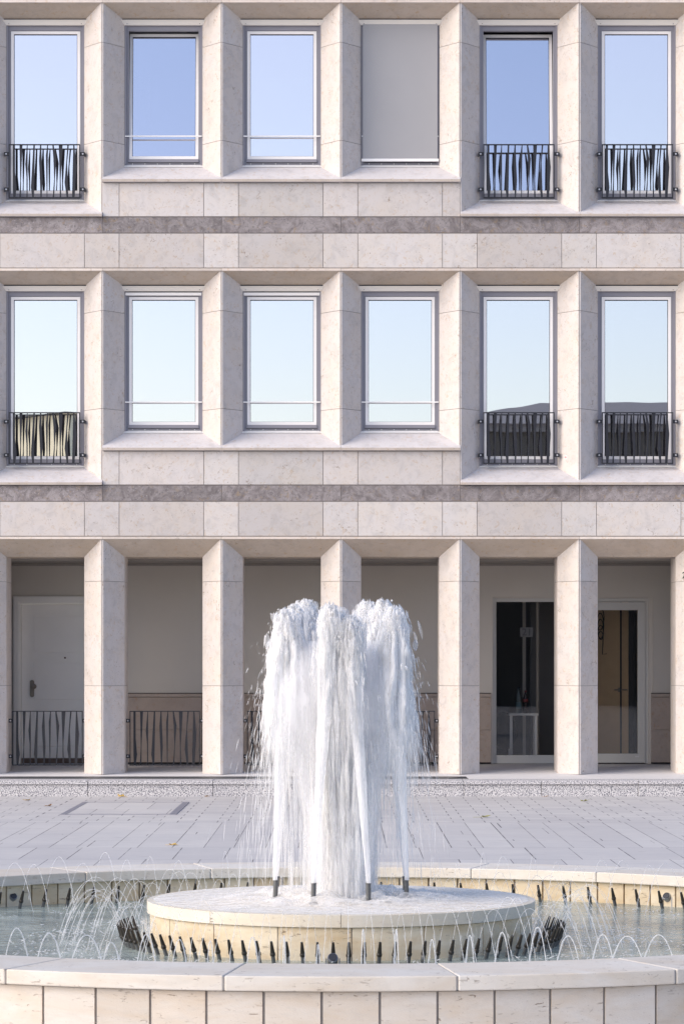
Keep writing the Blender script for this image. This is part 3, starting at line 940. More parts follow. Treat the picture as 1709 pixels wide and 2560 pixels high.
# ------------------------------------------------------------------ balcony railings
BARS = [
    [(0, 180, 217), (.51, 180, 218), (.81, 180, 243), (1, 188, 220)],
    [(0, 293, 343), (.67, 305, 318), (1, 290, 318)],
    [(0, 418, 430), (.36, 390, 430), (.61, 410, 430), (1, 412, 430)],
    [(0, 527, 552), (.81, 485, 540), (1, 508, 537)],
    [(0, 640, 660), (.28, 622, 667), (.67, 637, 682), (1, 648, 665)],
    [(0, 760, 775), (.20, 737, 772), (1, 752, 762)],
    [(0, 847, 870), (.26, 865, 915), (.65, 877, 890), (1, 852, 878)],
    [(0, 955, 1020), (.65, 972, 987), (1, 972, 997)],
    [(0, 1100, 1125), (.33, 1080, 1097), (.71, 1053, 1107), (1, 1088, 1117)],
    [(0, 1200, 1220), (.42, 1190, 1252), (1, 1180, 1222)],
]
def railing(xc, yr, z0, h, label, reach, back):
    w = .90
    o = empty('balcony_railing', (xc, yr, z0), label, 'railing', 'dark railings with uneven tapering bars')
    xl = xc - w / 2
    m = MB().frame_y(xl, xl + w, z0, z0 + h, .011, .011, .013, .012, yr - .018, yr + .018)
    m.build('frame', M['rail_dark'], o)
    u = lambda q: xl + (q - 115) / 1200 * w
    for bar in BARS:
        zt_, hh = z0 + h - .012, h - .025
        lf = [(u(p[1]), zt_ - p[0] * hh) for p in bar]; rt = [(u(p[2]), zt_ - p[0] * hh) for p in bar]
        m = MB()
        for k in range(len(bar) - 1):
            m.prism_y([lf[k + 1], rt[k + 1], rt[k], lf[k]], yr - .005, yr + .005)
        m.build('bar', M['rail_dark'], o)
    for s in (-1, 1):
        for zf in (.17, .82):
            zz_ = z0 + h * zf
            x0, x1 = sorted((xc + s * (w / 2), xc + s * reach))
            m = MB(); m.cbox(x0, x1, yr - .012, yr + .004, zz_ - .024, zz_ + .024, .002)
            x0, x1 = sorted((xc + s * (reach - .006), xc + s * (reach + .004)))
            m.box(x0, x1, yr - .010, back, zz_ - .022, zz_ + .022)
            bk = m.build('bracket', M['rail_dark'], o)
            m = MB(); m.lathe([(.0105, 0), (.0105, .004), (.008, .006)], 12, (xc + s * (reach - .023), yr - .012, zz_), axis=(0, -1, 0))
            m.build('bolt', M['bolt'], bk)
    return o
RY = D + .235
names = {0: 'leftmost', 4: 'second from right', 5: 'rightmost'}
for r, bz in enumerate(ROWS):
    for i in (0, 4, 5):
        h = .655 if r == 0 else .69
        z0 = bz + (.962 if r == 0 else .945)
        lab = f'dark steel railing before the {names[i]} window of the {"upper" if r else "lower"} window row'
        railing(BX[i] + (0.0), RY, z0, h, lab, .508, YW + .01)
YG = D + .62
gz = H - (1914.4 - VY) / F * YG
for i, lab in ((0, 'dark steel railing between pillars in front of the cream door'), (1, 'dark steel railing between the two pillars left of the fountain plume'),
               (2, 'dark steel railing half hidden behind left edge of the plume'), (3, 'dark steel railing half hidden behind right edge of the plume')):
    railing(BX[i], YG, gz, .70, lab, .496, YG + .03)

# survey target sticker
q = px(1413.6, 1143, D + .195)
sv = empty('survey_target', (q.x, q.y, q.z), 'small white survey sticker with a red crosshair beside the lower right railings', 'survey marker')
m = MB(); m.box(-.022, .022, -.001, .0015, -.022, .022); A = m.build('sticker', M['white_paper']); 
m = MB(); m.box(-.021, .021, -.0022, -.0012, -.0014, .0014); m.box(-.0014, .0014, -.0022, -.0012, -.021, .021)
for k in range(20):
    a0, a1 = 2 * math.pi * k / 20, 2 * math.pi * (k + 1) / 20
    m.prism_y([(.008 * math.cos(a0), .008 * math.sin(a0)), (.0115 * math.cos(a0), .0115 * math.sin(a0)), (.0115 * math.cos(a1), .0115 * math.sin(a1)), (.008 * math.cos(a1), .008 * math.sin(a1))], -.0024, -.0013)
Bc = m.build('crosshair', M['red'])
for o in (A, Bc): o.parent = sv
# exact face of the left chamfer of the pier at x = 3
fx = 3.0 - .013 - (CW - .013) * .62; fy = D + .004 + (CD - .004) * .62
sv.location = (q.x, D + .004 + (CD - .004) * ((3.0 - .013 - q.x) / (CW - .013)) - .004, q.z)
sv.rotation_euler = (0, 0, -math.atan2(CD - .004, CW - .013))

# ------------------------------------------------------------------ fountain basin
ZC = 14.2
FC = (0.0, ZC)
R1, R0 = 3.167, 2.70
RIM = .46
WAT = .29
bs = empty('fountain_basin', (0, ZC, 0), 'large round travertine fountain basin with a pale coping in the foreground', 'fountain')
m = MB(); n = 23
for k in range(n):
    a0 = R(-7.84) + k * 2 * math.pi / n; a1 = a0 + 2 * math.pi / n; gpx = .0010
    m.ringseg(FC, a0 + gpx, a1 - gpx, R0, R1, RIM - .057, RIM, 8)
cop = m.build('coping', M['trav_top'], bs)
md = cop.modifiers.new('edge', 'BEVEL'); md.width = .005; md.segments = 2; md.limit_method = 'ANGLE'
m = MB(); m.ringseg(FC, 0, 2 * math.pi, R0 + .006, R1 - .006, RIM - .055, RIM - .004, 96); m.build('coping_joint', M['rim_grout'], bs)
m = MB(); n = 92
for k in range(n):
    a0 = R(-1.3) + k * 2 * math.pi / n; a1 = a0 + 2 * math.pi / n; gpx = .0016
    m.ringseg(FC, a0 + gpx, a1 - gpx, R1 - .075, R1 - .028, -.02, RIM - .061, 2)
m.build('outer_wall', M['trav'], bs)
m = MB(); n = 104
for k in range(n):
    a0 = k * 2 * math.pi / n; a1 = a0 + 2 * math.pi / n; gpx = .0019
    m.ringseg(FC, a0 + gpx, a1 - gpx, R0 + .03, R0 + .07, .05, RIM - .059, 2)
m.build('inner_wall', M['trav_yellow'], bs)
m = MB(); m.ringseg(FC, 0, 2 * math.pi, R0 + .05, R1 - .040, -.02, RIM - .058, 120); m.build('wall_core', M['rim_grout'], bs)

# water
m = MB(); m.lathe([(.001, WAT), (1.0, WAT), (R0 + .04, WAT)], 128, (0, ZC, 0), caps=False)
tag(m.build('water', M['water'], None), kind='structure')

# plinth
pt = empty('fountain_plinth', (0, ZC, WAT), 'round cream stone plinth in the middle of the basin, carrying the main jets', 'plinth')
PT, PR = .4945, .916
m = MB(); n = 9
for k in range(n):
    a0 = R(0) + k * 2 * math.pi / n; a1 = a0 + 2 * math.pi / n; gpx = .0012
    m.ringseg(FC, a0 + gpx, a1 - gpx, .02, PR, PT - .055, PT, 14)
sl = m.build('slab', M['trav_slab'], pt)
md = sl.modifiers.new('edge', 'BEVEL'); md.width = .006; md.segments = 2; md.limit_method = 'ANGLE'
m = MB(); n = 17
for k in range(n):
    a0 = R(3) + k * 2 * math.pi / n; a1 = a0 + 2 * math.pi / n; gpx = .003
    m.ringseg(FC, a0 + gpx, a1 - gpx, .84, PR - .014, .1, PT - .058, 6)
m.build('drum', M['trav_yellow'], pt)
m = MB(); m.ringseg(FC, 0, 2 * math.pi, .3, PR - .022, .1, PT - .056, 80); m.ringseg(FC, 0, 2 * math.pi, .03, PR - .008, PT - .053, PT - .005, 80); m.build('joint_core', M['rim_grout'], pt)

# ------------------------------------------------------------------ spray nozzles
TILT = R(20)
def nozzle_proto():
    o = empty('spray_nozzle', (0, 0, 0))
    d = Vector((0, -math.sin(TILT), math.cos(TILT)))
    for nm, pf, mat in (('pipe', [(.0092, -.06), (.0092, .036)], 'pipe_grey'), ('collar', [(.0095, .034), (.012, .037), (.0122, .046), (.0095, .052), (.009, .055)], 'nozzle'),
                        ('tip', [(.0098, .054), (.0092, .062), (.0058, .100), (.0060, .103)], 'nozzle')):
        m = MB(); m.lathe(pf, 12, (0, 0, 0), axis=d); m.build(nm, M[mat], o, False)
    return o
proto = nozzle_proto()
used = [False]
def put_nozzle(a, rr, inward, label, group):
    o = proto if not used[0] else copy_tree(proto)
    used[0] = True
    o.location = (rr * math.sin(a), ZC - rr * math.cos(a), WAT)
    # local -Y is the way the tip leans; rotate so it points outward (a) or inward
    o.rotation_euler = (0, 0, a if not inward else a + math.pi)
    tag(o, label, 'nozzle', group)
    return o

def arc_mesh(name, L, hgt, seed, z0=.098, r0=.0011, r1=.0016):
    rr = random.Random(seed)
    m = MB(); pts = []; rad = []
    N = 22
    x0 = math.sin(TILT) * .103
    # rises from the tip, lands in the pool
    tl = .5 + .5 * math.sqrt(1 + z0 / hgt)
    for i in range(N + 1):
        u = tl * i / N
        x = x0 + L * u
        z = z0 + 4 * hgt * u * (1 - u)
        j = .003 * max(0, u - .35)
        pts.append((rr.uniform(-j, j), -x, z + rr.uniform(-j, j)))
        rad.append((r0 + (r1 - r0) * u) * rr.uniform(.85, 1.2))
    m.tube(pts, rad, 6)
    # beads breaking off on the way down
    for i in range(4):
        u = rr.uniform(.75, tl)
        x = x0 + L * u + rr.uniform(-.012, .016); z = z0 + 4 * hgt * u * (1 - u)
        p = Vector((rr.uniform(-.008, .008), -x, z))
        m.tube([p, p + Vector((0, -.004, -.012)), p + Vector((0, -.007, -.024))], [.0005, .0013, .0005], 5)
    return m
ARC_IN = [arc_mesh('water_arc', .20 + .03 * k, .160 + .008 * k, 40 + k).build('water_arc', M['arc_fine'], None, True) for k in range(3)]
ARC_FAR = [arc_mesh('water_arc', .20 + .03 * k, .15 + .012 * k, 80 + k, r0=.0012, r1=.0018).build('water_arc', M['arc_fine'], None, True) for k in range(3)]
ARC_OUT = [arc_mesh('water_arc', .20 + .03 * k, .15 + .012 * k, 60 + k, r0=.002, r1=.003).build('water_arc', M['arc'], None, True) for k in range(3)]
arc_used = set()
def put_arc(protos, a, rr, inward, label, group):
    k = random.randrange(3)
    src = protos[k]
    if src.name in arc_used:
        o = src.copy(); COL.objects.link(o)
    else:
        o = src; arc_used.add(src.name)
    o.location = (rr * math.sin(a), ZC - rr * math.cos(a), WAT)
    o.rotation_euler = (0, 0, (a if not inward else a + math.pi) + random.uniform(-.12, .12))
    s = random.uniform(.88, 1.08)
    o.scale = (s, s, random.uniform(.84, 1.08))
    tag(o, label, 'water jet', group)

RIN, ROUT = 1.02, 2.60
NI, NO = 96, 108
front = []
for k in range(NI):
    a = ((k + .5) / NI * 2 * math.pi + math.pi) % (2 * math.pi) - math.pi
    front.append(a)
front.sort()
vis = [a for a in front if abs(a) < R(108)]
vis.sort(key=lambda a: a)
for i, a in enumerate(vis):
    if abs(a) > R(62):
        side = 'left' if a < 0 else 'right'
        j = sum(1 for b in vis if (b < 0) == (a < 0) and abs(b) > abs(a))
        lab = f'black spray nozzle in the crowded {side} cluster round the plinth, {ordinal(j)} from the back'
    else:
        row = [b for b in vis if abs(b) <= R(62)]
        i_ = row.index(a)
        if i_ < len(row) / 2:
            lab = f'black upright spray nozzle in front of the plinth, {ordinal(i_)} from the left end'
        else:
            lab = f'black upright spray nozzle in front of the plinth, {ordinal(len(row) - 1 - i_)} from the right end'
    put_nozzle(a, RIN, False, lab, 'inner ring of spray nozzles')
order = sorted(front, key=lambda a: math.sin(a))
fr = sorted([a for a in front if abs(a) < R(90)]); bk_ = sorted([a for a in front if abs(a) >= R(90)], key=lambda a: math.sin(a))
for row, where in ((fr, 'in front of the plinth'), (bk_, 'behind the plinth')):
    for i, a in enumerate(row):
        side, j = ('left', i) if i < len(row) / 2 else ('right', len(row) - 1 - i)
        put_arc(ARC_IN, a, RIN, False, f'thin water arc of the inner ring {where}, {ordinal(j)} from the {side}', 'thin jets of the inner ring')
far = []
for k in range(NO):
    a = ((k + .5) / NO * 2 * math.pi + math.pi) % (2 * math.pi) - math.pi
    b = math.pi - abs(a)
    X = ROUT * math.sin(a); Yp = ZC - ROUT * math.cos(a)
    if abs(X / Yp * F) < 880 and math.cos(a) < 0: far.append((X, a))
far.sort()
for i, (X, a) in enumerate(far):
    side, j = ('left', i) if i < len(far) / 2 else ('right', len(far) - 1 - i)
    put_nozzle(a, ROUT, True, f'black spray nozzle along the far basin wall, {ordinal(j)} from the {side} photo edge', 'outer ring of spray nozzles')
    put_arc(ARC_FAR, a, ROUT, True, f'thin water arc along the far basin wall, {ordinal(j)} from {side} edge', 'thin jets of the outer ring')
near = []
for k in range(NO):
    a = ((k + .5) / NO * 2 * math.pi + math.pi) % (2 * math.pi) - math.pi
    X = ROUT * math.sin(a); Yp = ZC - ROUT * math.cos(a)
    if abs(X / Yp * F) < 900 and math.cos(a) > 0: near.append((X, a))
near.sort()
for i, (X, a) in enumerate(near):
    side, j = ('left', i) if i < len(near) / 2 else ('right', len(near) - 1 - i)
    put_arc(ARC_OUT, a, ROUT, True, f'bright water loop just behind the near coping, {ordinal(j)} from {side} edge', 'thin jets of the outer ring')

# underwater lamps
def lamp(p, label, rz):
    o = empty('basin_lamp', p, label, 'lamp', None, rz)
    for nm, mk in (('body', lambda m: m.lathe([(.012, 0), (.022, .01), (.024, .04), (.022, .048)], 14, (0, 0, .03), axis=(0, -.8, .6))),
                   ('lens', lambda m: m.lathe([(.019, 0), (.019, .003)], 14, (0, -.039, .059), axis=(0, -.8, .6))),
                   ('bracket', lambda m: m.box(-.032, -.026, -.03, .01, -.03, .05).box(.026, .032, -.03, .01, -.03, .05).box(-.032, .032, -.01, .01, -.035, -.028))):
        m = MB(); mk(m); m.build(nm, M['lamp_metal' if nm != 'lens' else 'dark_glass'], None).parent = o
q = px(25, 2270, 16.3); lamp((q.x, q.y, WAT), 'small steel basin lamp by the far wall at the left photo edge', .6)
q = px(1673, 2272, 16.3); lamp((q.x, q.y, WAT), 'small steel basin lamp by the far wall at the right photo edge', -.6)
q = px(843, 2405, 13.12); lamp((q.x - .02, q.y, WAT - .02), 'small steel lamp at the foot of the plinth, front and centre', 0)

# ------------------------------------------------------------------ main jets
RJ = .334
G = 9.81
class Strands:
    """many thin tapering threads of water, three sided"""
    def __init__(s): s.v = []; s.f = []; s.n = 0
    def add(s, pts, w):
        pts = np.asarray(pts, float)
        k = len(pts)
        d = np.gradient(pts, axis=0)
        d /= np.linalg.norm(d, axis=1)[:, None] + 1e-9
        ref = np.array([.3, .8, .1]) if abs(d[0, 2]) > .5 else np.array([0, .2, 1.0])
        u = np.cross(d, ref); u /= np.linalg.norm(u, axis=1)[:, None] + 1e-9
        w_ = np.cross(d, u)
        ph = rng.uniform(0, 6.28)
        prof = np.sin(np.linspace(.12, math.pi - .12, k)) ** .7 * w
        ring = []
        for j in range(3):
            a = ph + j * 2.0944
            ring.append(pts + (u * math.cos(a) + w_ * math.sin(a)) * prof[:, None])
        arr = np.stack(ring, 1).reshape(-1, 3)
        s.v.append(arr)
        o = s.n
        for i in range(k - 1):
            for j in range(3):
                j2 = (j + 1) % 3
                s.f.append((o + i * 3 + j, o + i * 3 + j2, o + (i + 1) * 3 + j2, o + (i + 1) * 3 + j))
        s.n += 3 * k
    def build(s, name, mat, parent):
        me = bpy.data.meshes.new(name)
        v = np.concatenate(s.v)
        off = Vector((0, 0, 0)); p = parent
        while p is not None: off += p.location; p = p.parent
        v = v - np.array(off)
        me.from_pydata(v.tolist(), [], s.f)
        me.polygons.foreach_set('use_smooth', [True] * len(me.polygons))
        me.materials.append(mat)
        o = bpy.data.objects.new(name, me); COL.objects.link(o)
        if parent: o.parent = parent
        return o

# angle (0 = towards the viewer), apex height in the photo, label bits
JETS = [(-22.5, 828, 1509, 'inner left jet of the front four, peaking beside the middle pillar'),
        (22.5, 874, 1536, 'inner right jet of the front four, peaking low'),
        (-67.5, 714, 1520, 'outermost left jet of the plume, rising from the left nozzle'),
        (67.5, 984, 1515, 'outermost right jet of the plume, rising from the flanged right nozzle'),
        (-112.5, 738, 1514, 'rear left jet behind the outermost left one, with a rounded top'),
        (112.5, 956, 1498, 'rear right jet making the shoulder of the broad right peak'),
        (-157.5, 762, 1496, 'rear inner left jet whose ragged narrow peak stands highest on the left'),
        (157.5, 918, 1500, 'rear inner right jet forming the left flank of the broad right peak')]
NZ0 = PT
for ji, (deg, xtop, ytop, lab) in enumerate(JETS):
    a = R(deg)
    bx_, by_ = RJ * math.sin(a), ZC - RJ * math.cos(a)
    inw = Vector((-math.sin(a), math.cos(a), 0))
    if True:
        nz = empty('jet_nozzle', (bx_, by_, NZ0), f'short wet steel nozzle on the plinth under the {lab.split(",")[0].split(" of the ")[0].split(" whose ")[0].split(" behind ")[0].split(" making ")[0].split(" forming ")[0]}', 'nozzle', 'main jet nozzles on the plinth')
        ax_ = Vector((inw.x * .045, inw.y * .045, 1)).normalized()
        m = MB(); m.lathe([(.0118, 0), (.0118, .092), (.0132, .093), (.0132, .099), (.0105, .0995)], 16, (bx_, by_, NZ0), axis=ax_); m.build('tube', M['pipe_grey'], nz)
        m = MB(); m.lathe([(.021, 0), (.022, .006), (.016, .012)], 16, (bx_, by_, NZ0 + .001), axis=ax_); m.build('flange', M['pipe_grey'], nz)
    yt = by_ + inw.y * .065
    zt = H + (VY - ytop) / F * yt
    top_off = Vector(((xtop - VX) / F * yt - bx_, yt - by_, 0))
    z0 = NZ0 + .098
    hh = zt - z0
    jt = empty('water_jet', (bx_, by_, z0), 'tall white ' + lab, 'water jet', 'main fountain jets')
    # rising column: narrow and smooth below, swelling and ragged above
    m = MB()
    n = 28; rings = 46
    prof = []
    seedv = Vector((ji * 7.3, ji * 3.1, 0))
    vs = []; lean = .065
    for i in range(rings + 1):
        u = i / rings
        z = z0 + hh * u * .985
        rad = .0105 + .030 * u ** 1.05 + .035 * max(0, u - .55) ** 1.2
        if u > .93: rad *= math.sqrt(max(.02, 1 - ((u - .93) / .075) ** 2))
        c_ = Vector((bx_, by_, 0)) + top_off * u
        for k in range(n):
            th = 2 * math.pi * k / n
            dv = Vector((math.cos(th), math.sin(th), 0))
            nn = mnoise.noise(Vector((math.cos(th) * 2.2, math.sin(th) * 2.2, z * 5.0)) + seedv) * .45 + mnoise.noise(Vector((math.cos(th) * 6, math.sin(th) * 6, z * 13)) + seedv) * .3
            rr_ = rad * (1 + nn * (.15 + 1.1 * u))
            zz_ = z + (mnoise.noise(Vector((math.cos(th) * 3, math.sin(th) * 3, 9.0)) + seedv) * .05 * max(0, u - .8) * 5)
            vs.append(tuple(c_ + dv * rr_ + Vector((0, 0, zz_))))
    fs = [(i * n + k, i * n + (k + 1) % n, (i + 1) * n + (k + 1) % n, (i + 1) * n + k) for i in range(rings) for k in range(n)]
    fs.append(tuple(range(rings * n, rings * n + n)))
    m.raw(vs, fs); m.build('column', M['jet'], jt, True)
    # ragged crown: water turning over at the top of the jet
    ctop = Vector((bx_, by_, 0)) + top_off
    out = np.array([math.sin(a), -math.cos(a), 0])
    dvx = np.array([-ctop.x * .8, -(ctop.y - ZC) * .6, 0])
    outer = abs(deg) in (67.5, 112.5)
    S = Strands()
    for q_ in range(900):
        big = q_ % 7 == 0
        th = random.uniform(0, 2 * math.pi)
        sp = min(.26, abs(random.gauss(0, .14)) + .02)
        vh = np.array([math.cos(th) * sp, math.sin(th) * sp, 0])
        dd = min(.3, random.expovariate(1 / .065)); wd = .010 + .16 * dd
        p0 = np.array(ctop) + np.array([random.gauss(0, wd), random.gauss(0, wd), 0])
        za = zt - dd - .004
        t0 = random.uniform(-.13, .10); dt = random.uniform(.03, .09)
        ts = np.linspace(t0, t0 + dt, 6)
        S.add(np.stack([p0[0] + vh[0] * (ts + .12), p0[1] + vh[1] * (ts + .12), za - .5 * G * ts ** 2], 1), random.uniform(.005, .009) if big else random.choice([.0008, .0012, .002, .0032]) * random.uniform(.7, 1.3))
    tag(S.build('crown', M['crown'], jt), kind='stuff')
    # falling sheet wrapped round the jet
    m = MB(); n_, rg = 64, 80; vs = []
    drift = Vector(tuple(-out * .02)) if outer else Vector(tuple(dvx))
    zend = .28 if outer else -.08
    for i in range(rg + 1):
        u = i / rg
        z = (zt - .03) + (z0 + zend - (zt - .03)) * u
        tt = math.sqrt(max(0, 2 * (zt - .03 - z) / G))
        rad = .010 + .042 * min(1, u / .20) ** .7 + (.15 if outer else .04) * tt
        cc = ctop + drift * tt
        for k in range(n_):
            th = 2 * math.pi * k / n_
            nn = mnoise.noise(Vector((math.cos(th) * 3.2, math.sin(th) * 3.2, z * 2.2 + ji * 9))) * .42 + mnoise.noise(Vector((math.cos(th) * 8, math.sin(th) * 8, z * 6.0 + ji * 5))) * .30 + mnoise.noise(Vector((math.cos(th) * 15, math.sin(th) * 15, z * 16.0 + ji * 2))) * .16
            top_r = mnoise.noise(Vector((math.cos(th) * 2.5, math.sin(th) * 2.5, ji * 3.7))) * .06 * max(0, 1 - u * 4)
            vs.append((cc.x + math.cos(th) * rad * (1 + nn), cc.y + math.sin(th) * rad * (1 + nn), z + top_r))
    m.raw(vs, [(i * n_ + k, i * n_ + (k + 1) % n_, (i + 1) * n_ + (k + 1) % n_, (i + 1) * n_ + k) for i in range(rg) for k in range(n_)])
    m.build('falling_sheet', M['sheet_outer' if outer else 'sheet_inner'], jt, True)
    # falling water: fine threads and broad soft veils, drifting towards the middle of the plume
    S = Strands(); V = Strands()
    q_ = 0
    for _t in range(4200):
        za = zt - abs(random.gauss(0, .10)) - .01
        tmax = math.sqrt(2 * (za - PT - .01) / G)
        t0 = random.uniform(0, tmax)
        u = t0 / tmax
        if random.random() > (math.exp(-5.5 * u) if outer else 1 - .80 * u): continue
        q_ += 1
        veil = q_ % 3 == 0
        th = random.uniform(0, 2 * math.pi)
        sp = abs(random.gauss(0, .06)) + .01
        vh = np.array([math.cos(th) * sp, math.sin(th) * sp, 0]) + (-out * .02 if outer else dvx)
        if random.random() < .05: vh = vh + out * random.uniform(.05, .3)
        p0 = np.array(ctop) + np.array([random.gauss(0, .032), random.gauss(0, .032), 0])
        dt = random.uniform(.05, .12) if veil else random.uniform(.015, .06)
        t1 = min(t0 + dt, tmax)
        ts = np.linspace(t0, t1, 5)
        pts = np.stack([p0[0] + vh[0] * ts, p0[1] + vh[1] * ts, za - .5 * G * ts ** 2], 1)
        if veil: V.add(pts, random.uniform(.006, .017))
        else: S.add(pts, random.choice([.0007, .001, .0015, .0022, .0035]) * random.uniform(.8, 1.3))
    tag(S.build('falling_water', M['strand'], jt), kind='stuff')
    tag(V.build('water_veil', M['veil'], jt), kind='stuff')
    # stray droplets thrown wide
    S = Strands()
    for q_ in range(2300 if outer else 400):
        za = zt - abs(random.gauss(0, .16)) - .05
        th = random.gauss(a, .7)
        sp = abs(random.gauss(.29, .17))
        vh = np.array([math.sin(th) * sp, -math.cos(th) * sp, 0])
        p0 = np.array(ctop)
        vz = random.uniform(-.1, .5)
        t0 = .05 + .45 * random.random() ** 1.2
        dt = random.uniform(.004, .022) + .05 * max(0, t0 - .3) * random.random() * 4
        ts = np.linspace(t0, t0 + dt, 4)
        z = za + vz * ts - .5 * G * ts ** 2
        if z[-1] < PT + .02 or (z[-1] < PT + .5 and random.random() < .75): continue
        wob = random.gauss(0, .25) * (ts - t0)
        S.add(np.stack([p0[0] + vh[0] * ts + wob, p0[1] + vh[1] * ts, z], 1), random.choice([.0005, .0007, .001, .0014, .0022]))
    tag(S.build('droplets', M['drop'], jt), kind='stuff')

# fine mist hanging in and around the plume
def mist():
    t = NT('water_mist')
    v = t.n('ShaderNodeVolumePrincipled')
    v.inputs['Color'].default_value = (.99, .99, 1.0, 1); v.inputs['Density'].default_value = 6.5; v.inputs['Anisotropy'].default_value = .0
    t.l(v.outputs[0], t.out.inputs['Volume'])
    return t.m
M['mist'] = mist()
m = MB()
prof = [(.05, .02), (.12, .04), (.15, .15), (.165, .35), (.20, .52), (.27, .68), (.315, .82), (.32, .95), (.30, 1.08), (.26, 1.17), (.18, 1.22), (.05, 1.23)]
n_ = 40; vs = []
for i, (r_, z_) in enumerate(prof):
    for k in range(n_):
        th = 2 * math.pi * k / n_
        rr_ = r_ * (1 + .22 * mnoise.noise(Vector((math.cos(th) * 2.4, math.sin(th) * 2.4, z_ * 2.5))))
        vs.append((rr_ * math.cos(th), ZC + rr_ * math.sin(th), PT + z_))
fs = [(i * n_ + k, i * n_ + (k + 1) % n_, (i + 1) * n_ + (k + 1) % n_, (i + 1) * n_ + k) for i in range(len(prof) - 1) for k in range(n_)]
fs += [tuple(range(n_))[::-1], tuple(range((len(prof) - 1) * n_, len(prof) * n_))]
m.raw(vs, fs)
tag(m.build('mist', M['mist'], None, True), 'fine white mist hanging inside the fountain plume', 'mist', kind='stuff')

# froth on the plinth and on the pool
m = MB()
N1, N2 = 26, 72
vs = []
for i in range(N1 + 1):
    rr_ = .02 + (PR - .05) * i / N1
    for k in range(N2):
        th = 2 * math.pi * k / N2
        x, y = rr_ * math.cos(th), rr_ * math.sin(th)
        hgt = .002 + max(0, .035 * math.exp(-((rr_ - .28) / .26) ** 2) * (.75 + 1.2 * mnoise.noise(Vector((x * 7, y * 7, 0))) + .8 * mnoise.noise(Vector((x * 19, y * 19, 3)))))
        vs.append((x, ZC + y, PT + hgt))
fs = [(i * N2 + k, i * N2 + (k + 1) % N2, (i + 1) * N2 + (k + 1) % N2, (i + 1) * N2 + k) for i in range(N1) for k in range(N2)]
m.raw(vs, fs)
tag(m.build('froth', M['foam'], None, True), 'white froth spreading over the top of the plinth', 'froth', kind='stuff')
# spray mist bouncing off the plinth and water spilling over its lip
S = Strands()
for q_ in range(2600):
    th = random.uniform(0, 2 * math.pi); rr_ = abs(random.gauss(.30, .14))
    x, y = rr_ * math.sin(th), ZC - rr_ * math.cos(th)
    v_ = random.uniform(.2, 1.0); vh = random.gauss(0, .25)
    t0 = random.uniform(0, 2 * v_ / G); dt = random.uniform(.006, .02)
    ts = np.linspace(t0, t0 + dt, 4)
    dx_, dy_ = math.sin(th) * vh, -math.cos(th) * vh
    S.add(np.stack([x + dx_ * ts, y + dy_ * ts, PT + .004 + np.maximum(0, v_ * ts - .5 * G * ts ** 2)], 1), random.uniform(.001, .004))
tag(S.build('splash', M['strand'], None), 'fine splash bouncing off the plinth round the main nozzles', 'splash', kind='stuff')
S = Strands()
for q_ in range(900):
    th = random.uniform(-math.pi, math.pi)
    dens = .25 + .75 * (abs(math.sin(th)) ** 3) + .3 * mnoise.noise(Vector((math.sin(th) * 6, math.cos(th) * 6, 0)))
    if random.random() > dens: continue
    rr_ = PR + random.uniform(.0, .03)
    z1 = PT - .05 - random.uniform(0, .12); ln = random.uniform(.03, .1)
    z = np.linspace(z1, max(WAT, z1 - ln), 4)
    S.add(np.stack([np.full(4, rr_ * math.sin(th)), np.full(4, ZC - rr_ * math.cos(th)), z], 1), random.uniform(.0008, .0026))
tag(S.build('overflow', M['film'], None), 'threads of water spilling over the lip of the plinth', 'overflow', kind='stuff')
S = Strands()
for q_ in range(4200):
    inner = random.random() < .62
    rr_ = random.gauss(1.38, .12) if inner else random.gauss(2.26, .08)
    th = random.uniform(0, 2 * math.pi)
    clump = mnoise.noise(Vector((rr_ * math.sin(th) * 4, rr_ * math.cos(th) * 4, 2)))
    if clump < random.uniform(-.35, .35): continue
    x, y = rr_ * math.sin(th), ZC - rr_ * math.cos(th)
    hgt = abs(random.gauss(0, .012)); le = random.uniform(.006, .03); dr_ = random.uniform(0, 6.28)
    e = np.array([math.cos(dr_), math.sin(dr_) , random.uniform(-.2, .6)]) * le
    p = np.array([x, y, WAT + .002 + hgt])
    S.add(np.stack([p - e * .5, p, p + e * .5]), random.uniform(.0012, .004))
tag(S.build('pool_splash', M['drop'], None), 'white flecks of splashing water where the thin jets land', 'splash', kind='stuff')

# ------------------------------------------------------------------ fallen leaves
def leaf_obj(x, y, mat, label, s=.085):
    Y = F * H / (y - VY)
    p = px(x, y, Y)
    m = MB()
    lob = [1, .55, .85, .45, .7, .3, .2, .3, .7, .45, .85, .55]
    n = len(lob)
    c0 = (0, 0, .006)
    vs = [c0] + [(s * .62 * l_ * math.cos(2 * math.pi * k / n), s * .62 * l_ * math.sin(2 * math.pi * k / n), .004 + .55 * s * random.uniform(.05, .5) * l_) for k, l_ in enumerate(lob)]
    top = [(v[0], v[1], v[2] + .0012) for v in vs]
    fs = [(0, 1 + k, 1 + (k + 1) % n) for k in range(n)] + [(n + 1, n + 2 + (k + 1) % n, n + 2 + k) for k in range(n)]
    fs += [(1 + k, n + 2 + k, n + 2 + (k + 1) % n, 1 + (k + 1) % n) for k in range(n)]
    m.raw(vs + top, fs)
    m.tube([(-s * .15, 0, .006), (-s * .5, .01, .005), (-s * .8, .03, .003)], .0015, 5)
    o = m.build('fallen_leaf', M[mat], None)
    o.location = (p.x, p.y, 0.002); o.rotation_euler = (0, 0, random.uniform(0, 6.28))
    tag(o, label, 'leaf', 'fallen leaves on the paving')
leaf_obj(66, 2003, 'leaf_yellow', 'tan fallen leaf on the paving near the left photo edge', .11)
leaf_obj(119, 2017, 'leaf_brown', 'brown fallen leaf on the paving left of the access cover', .10)
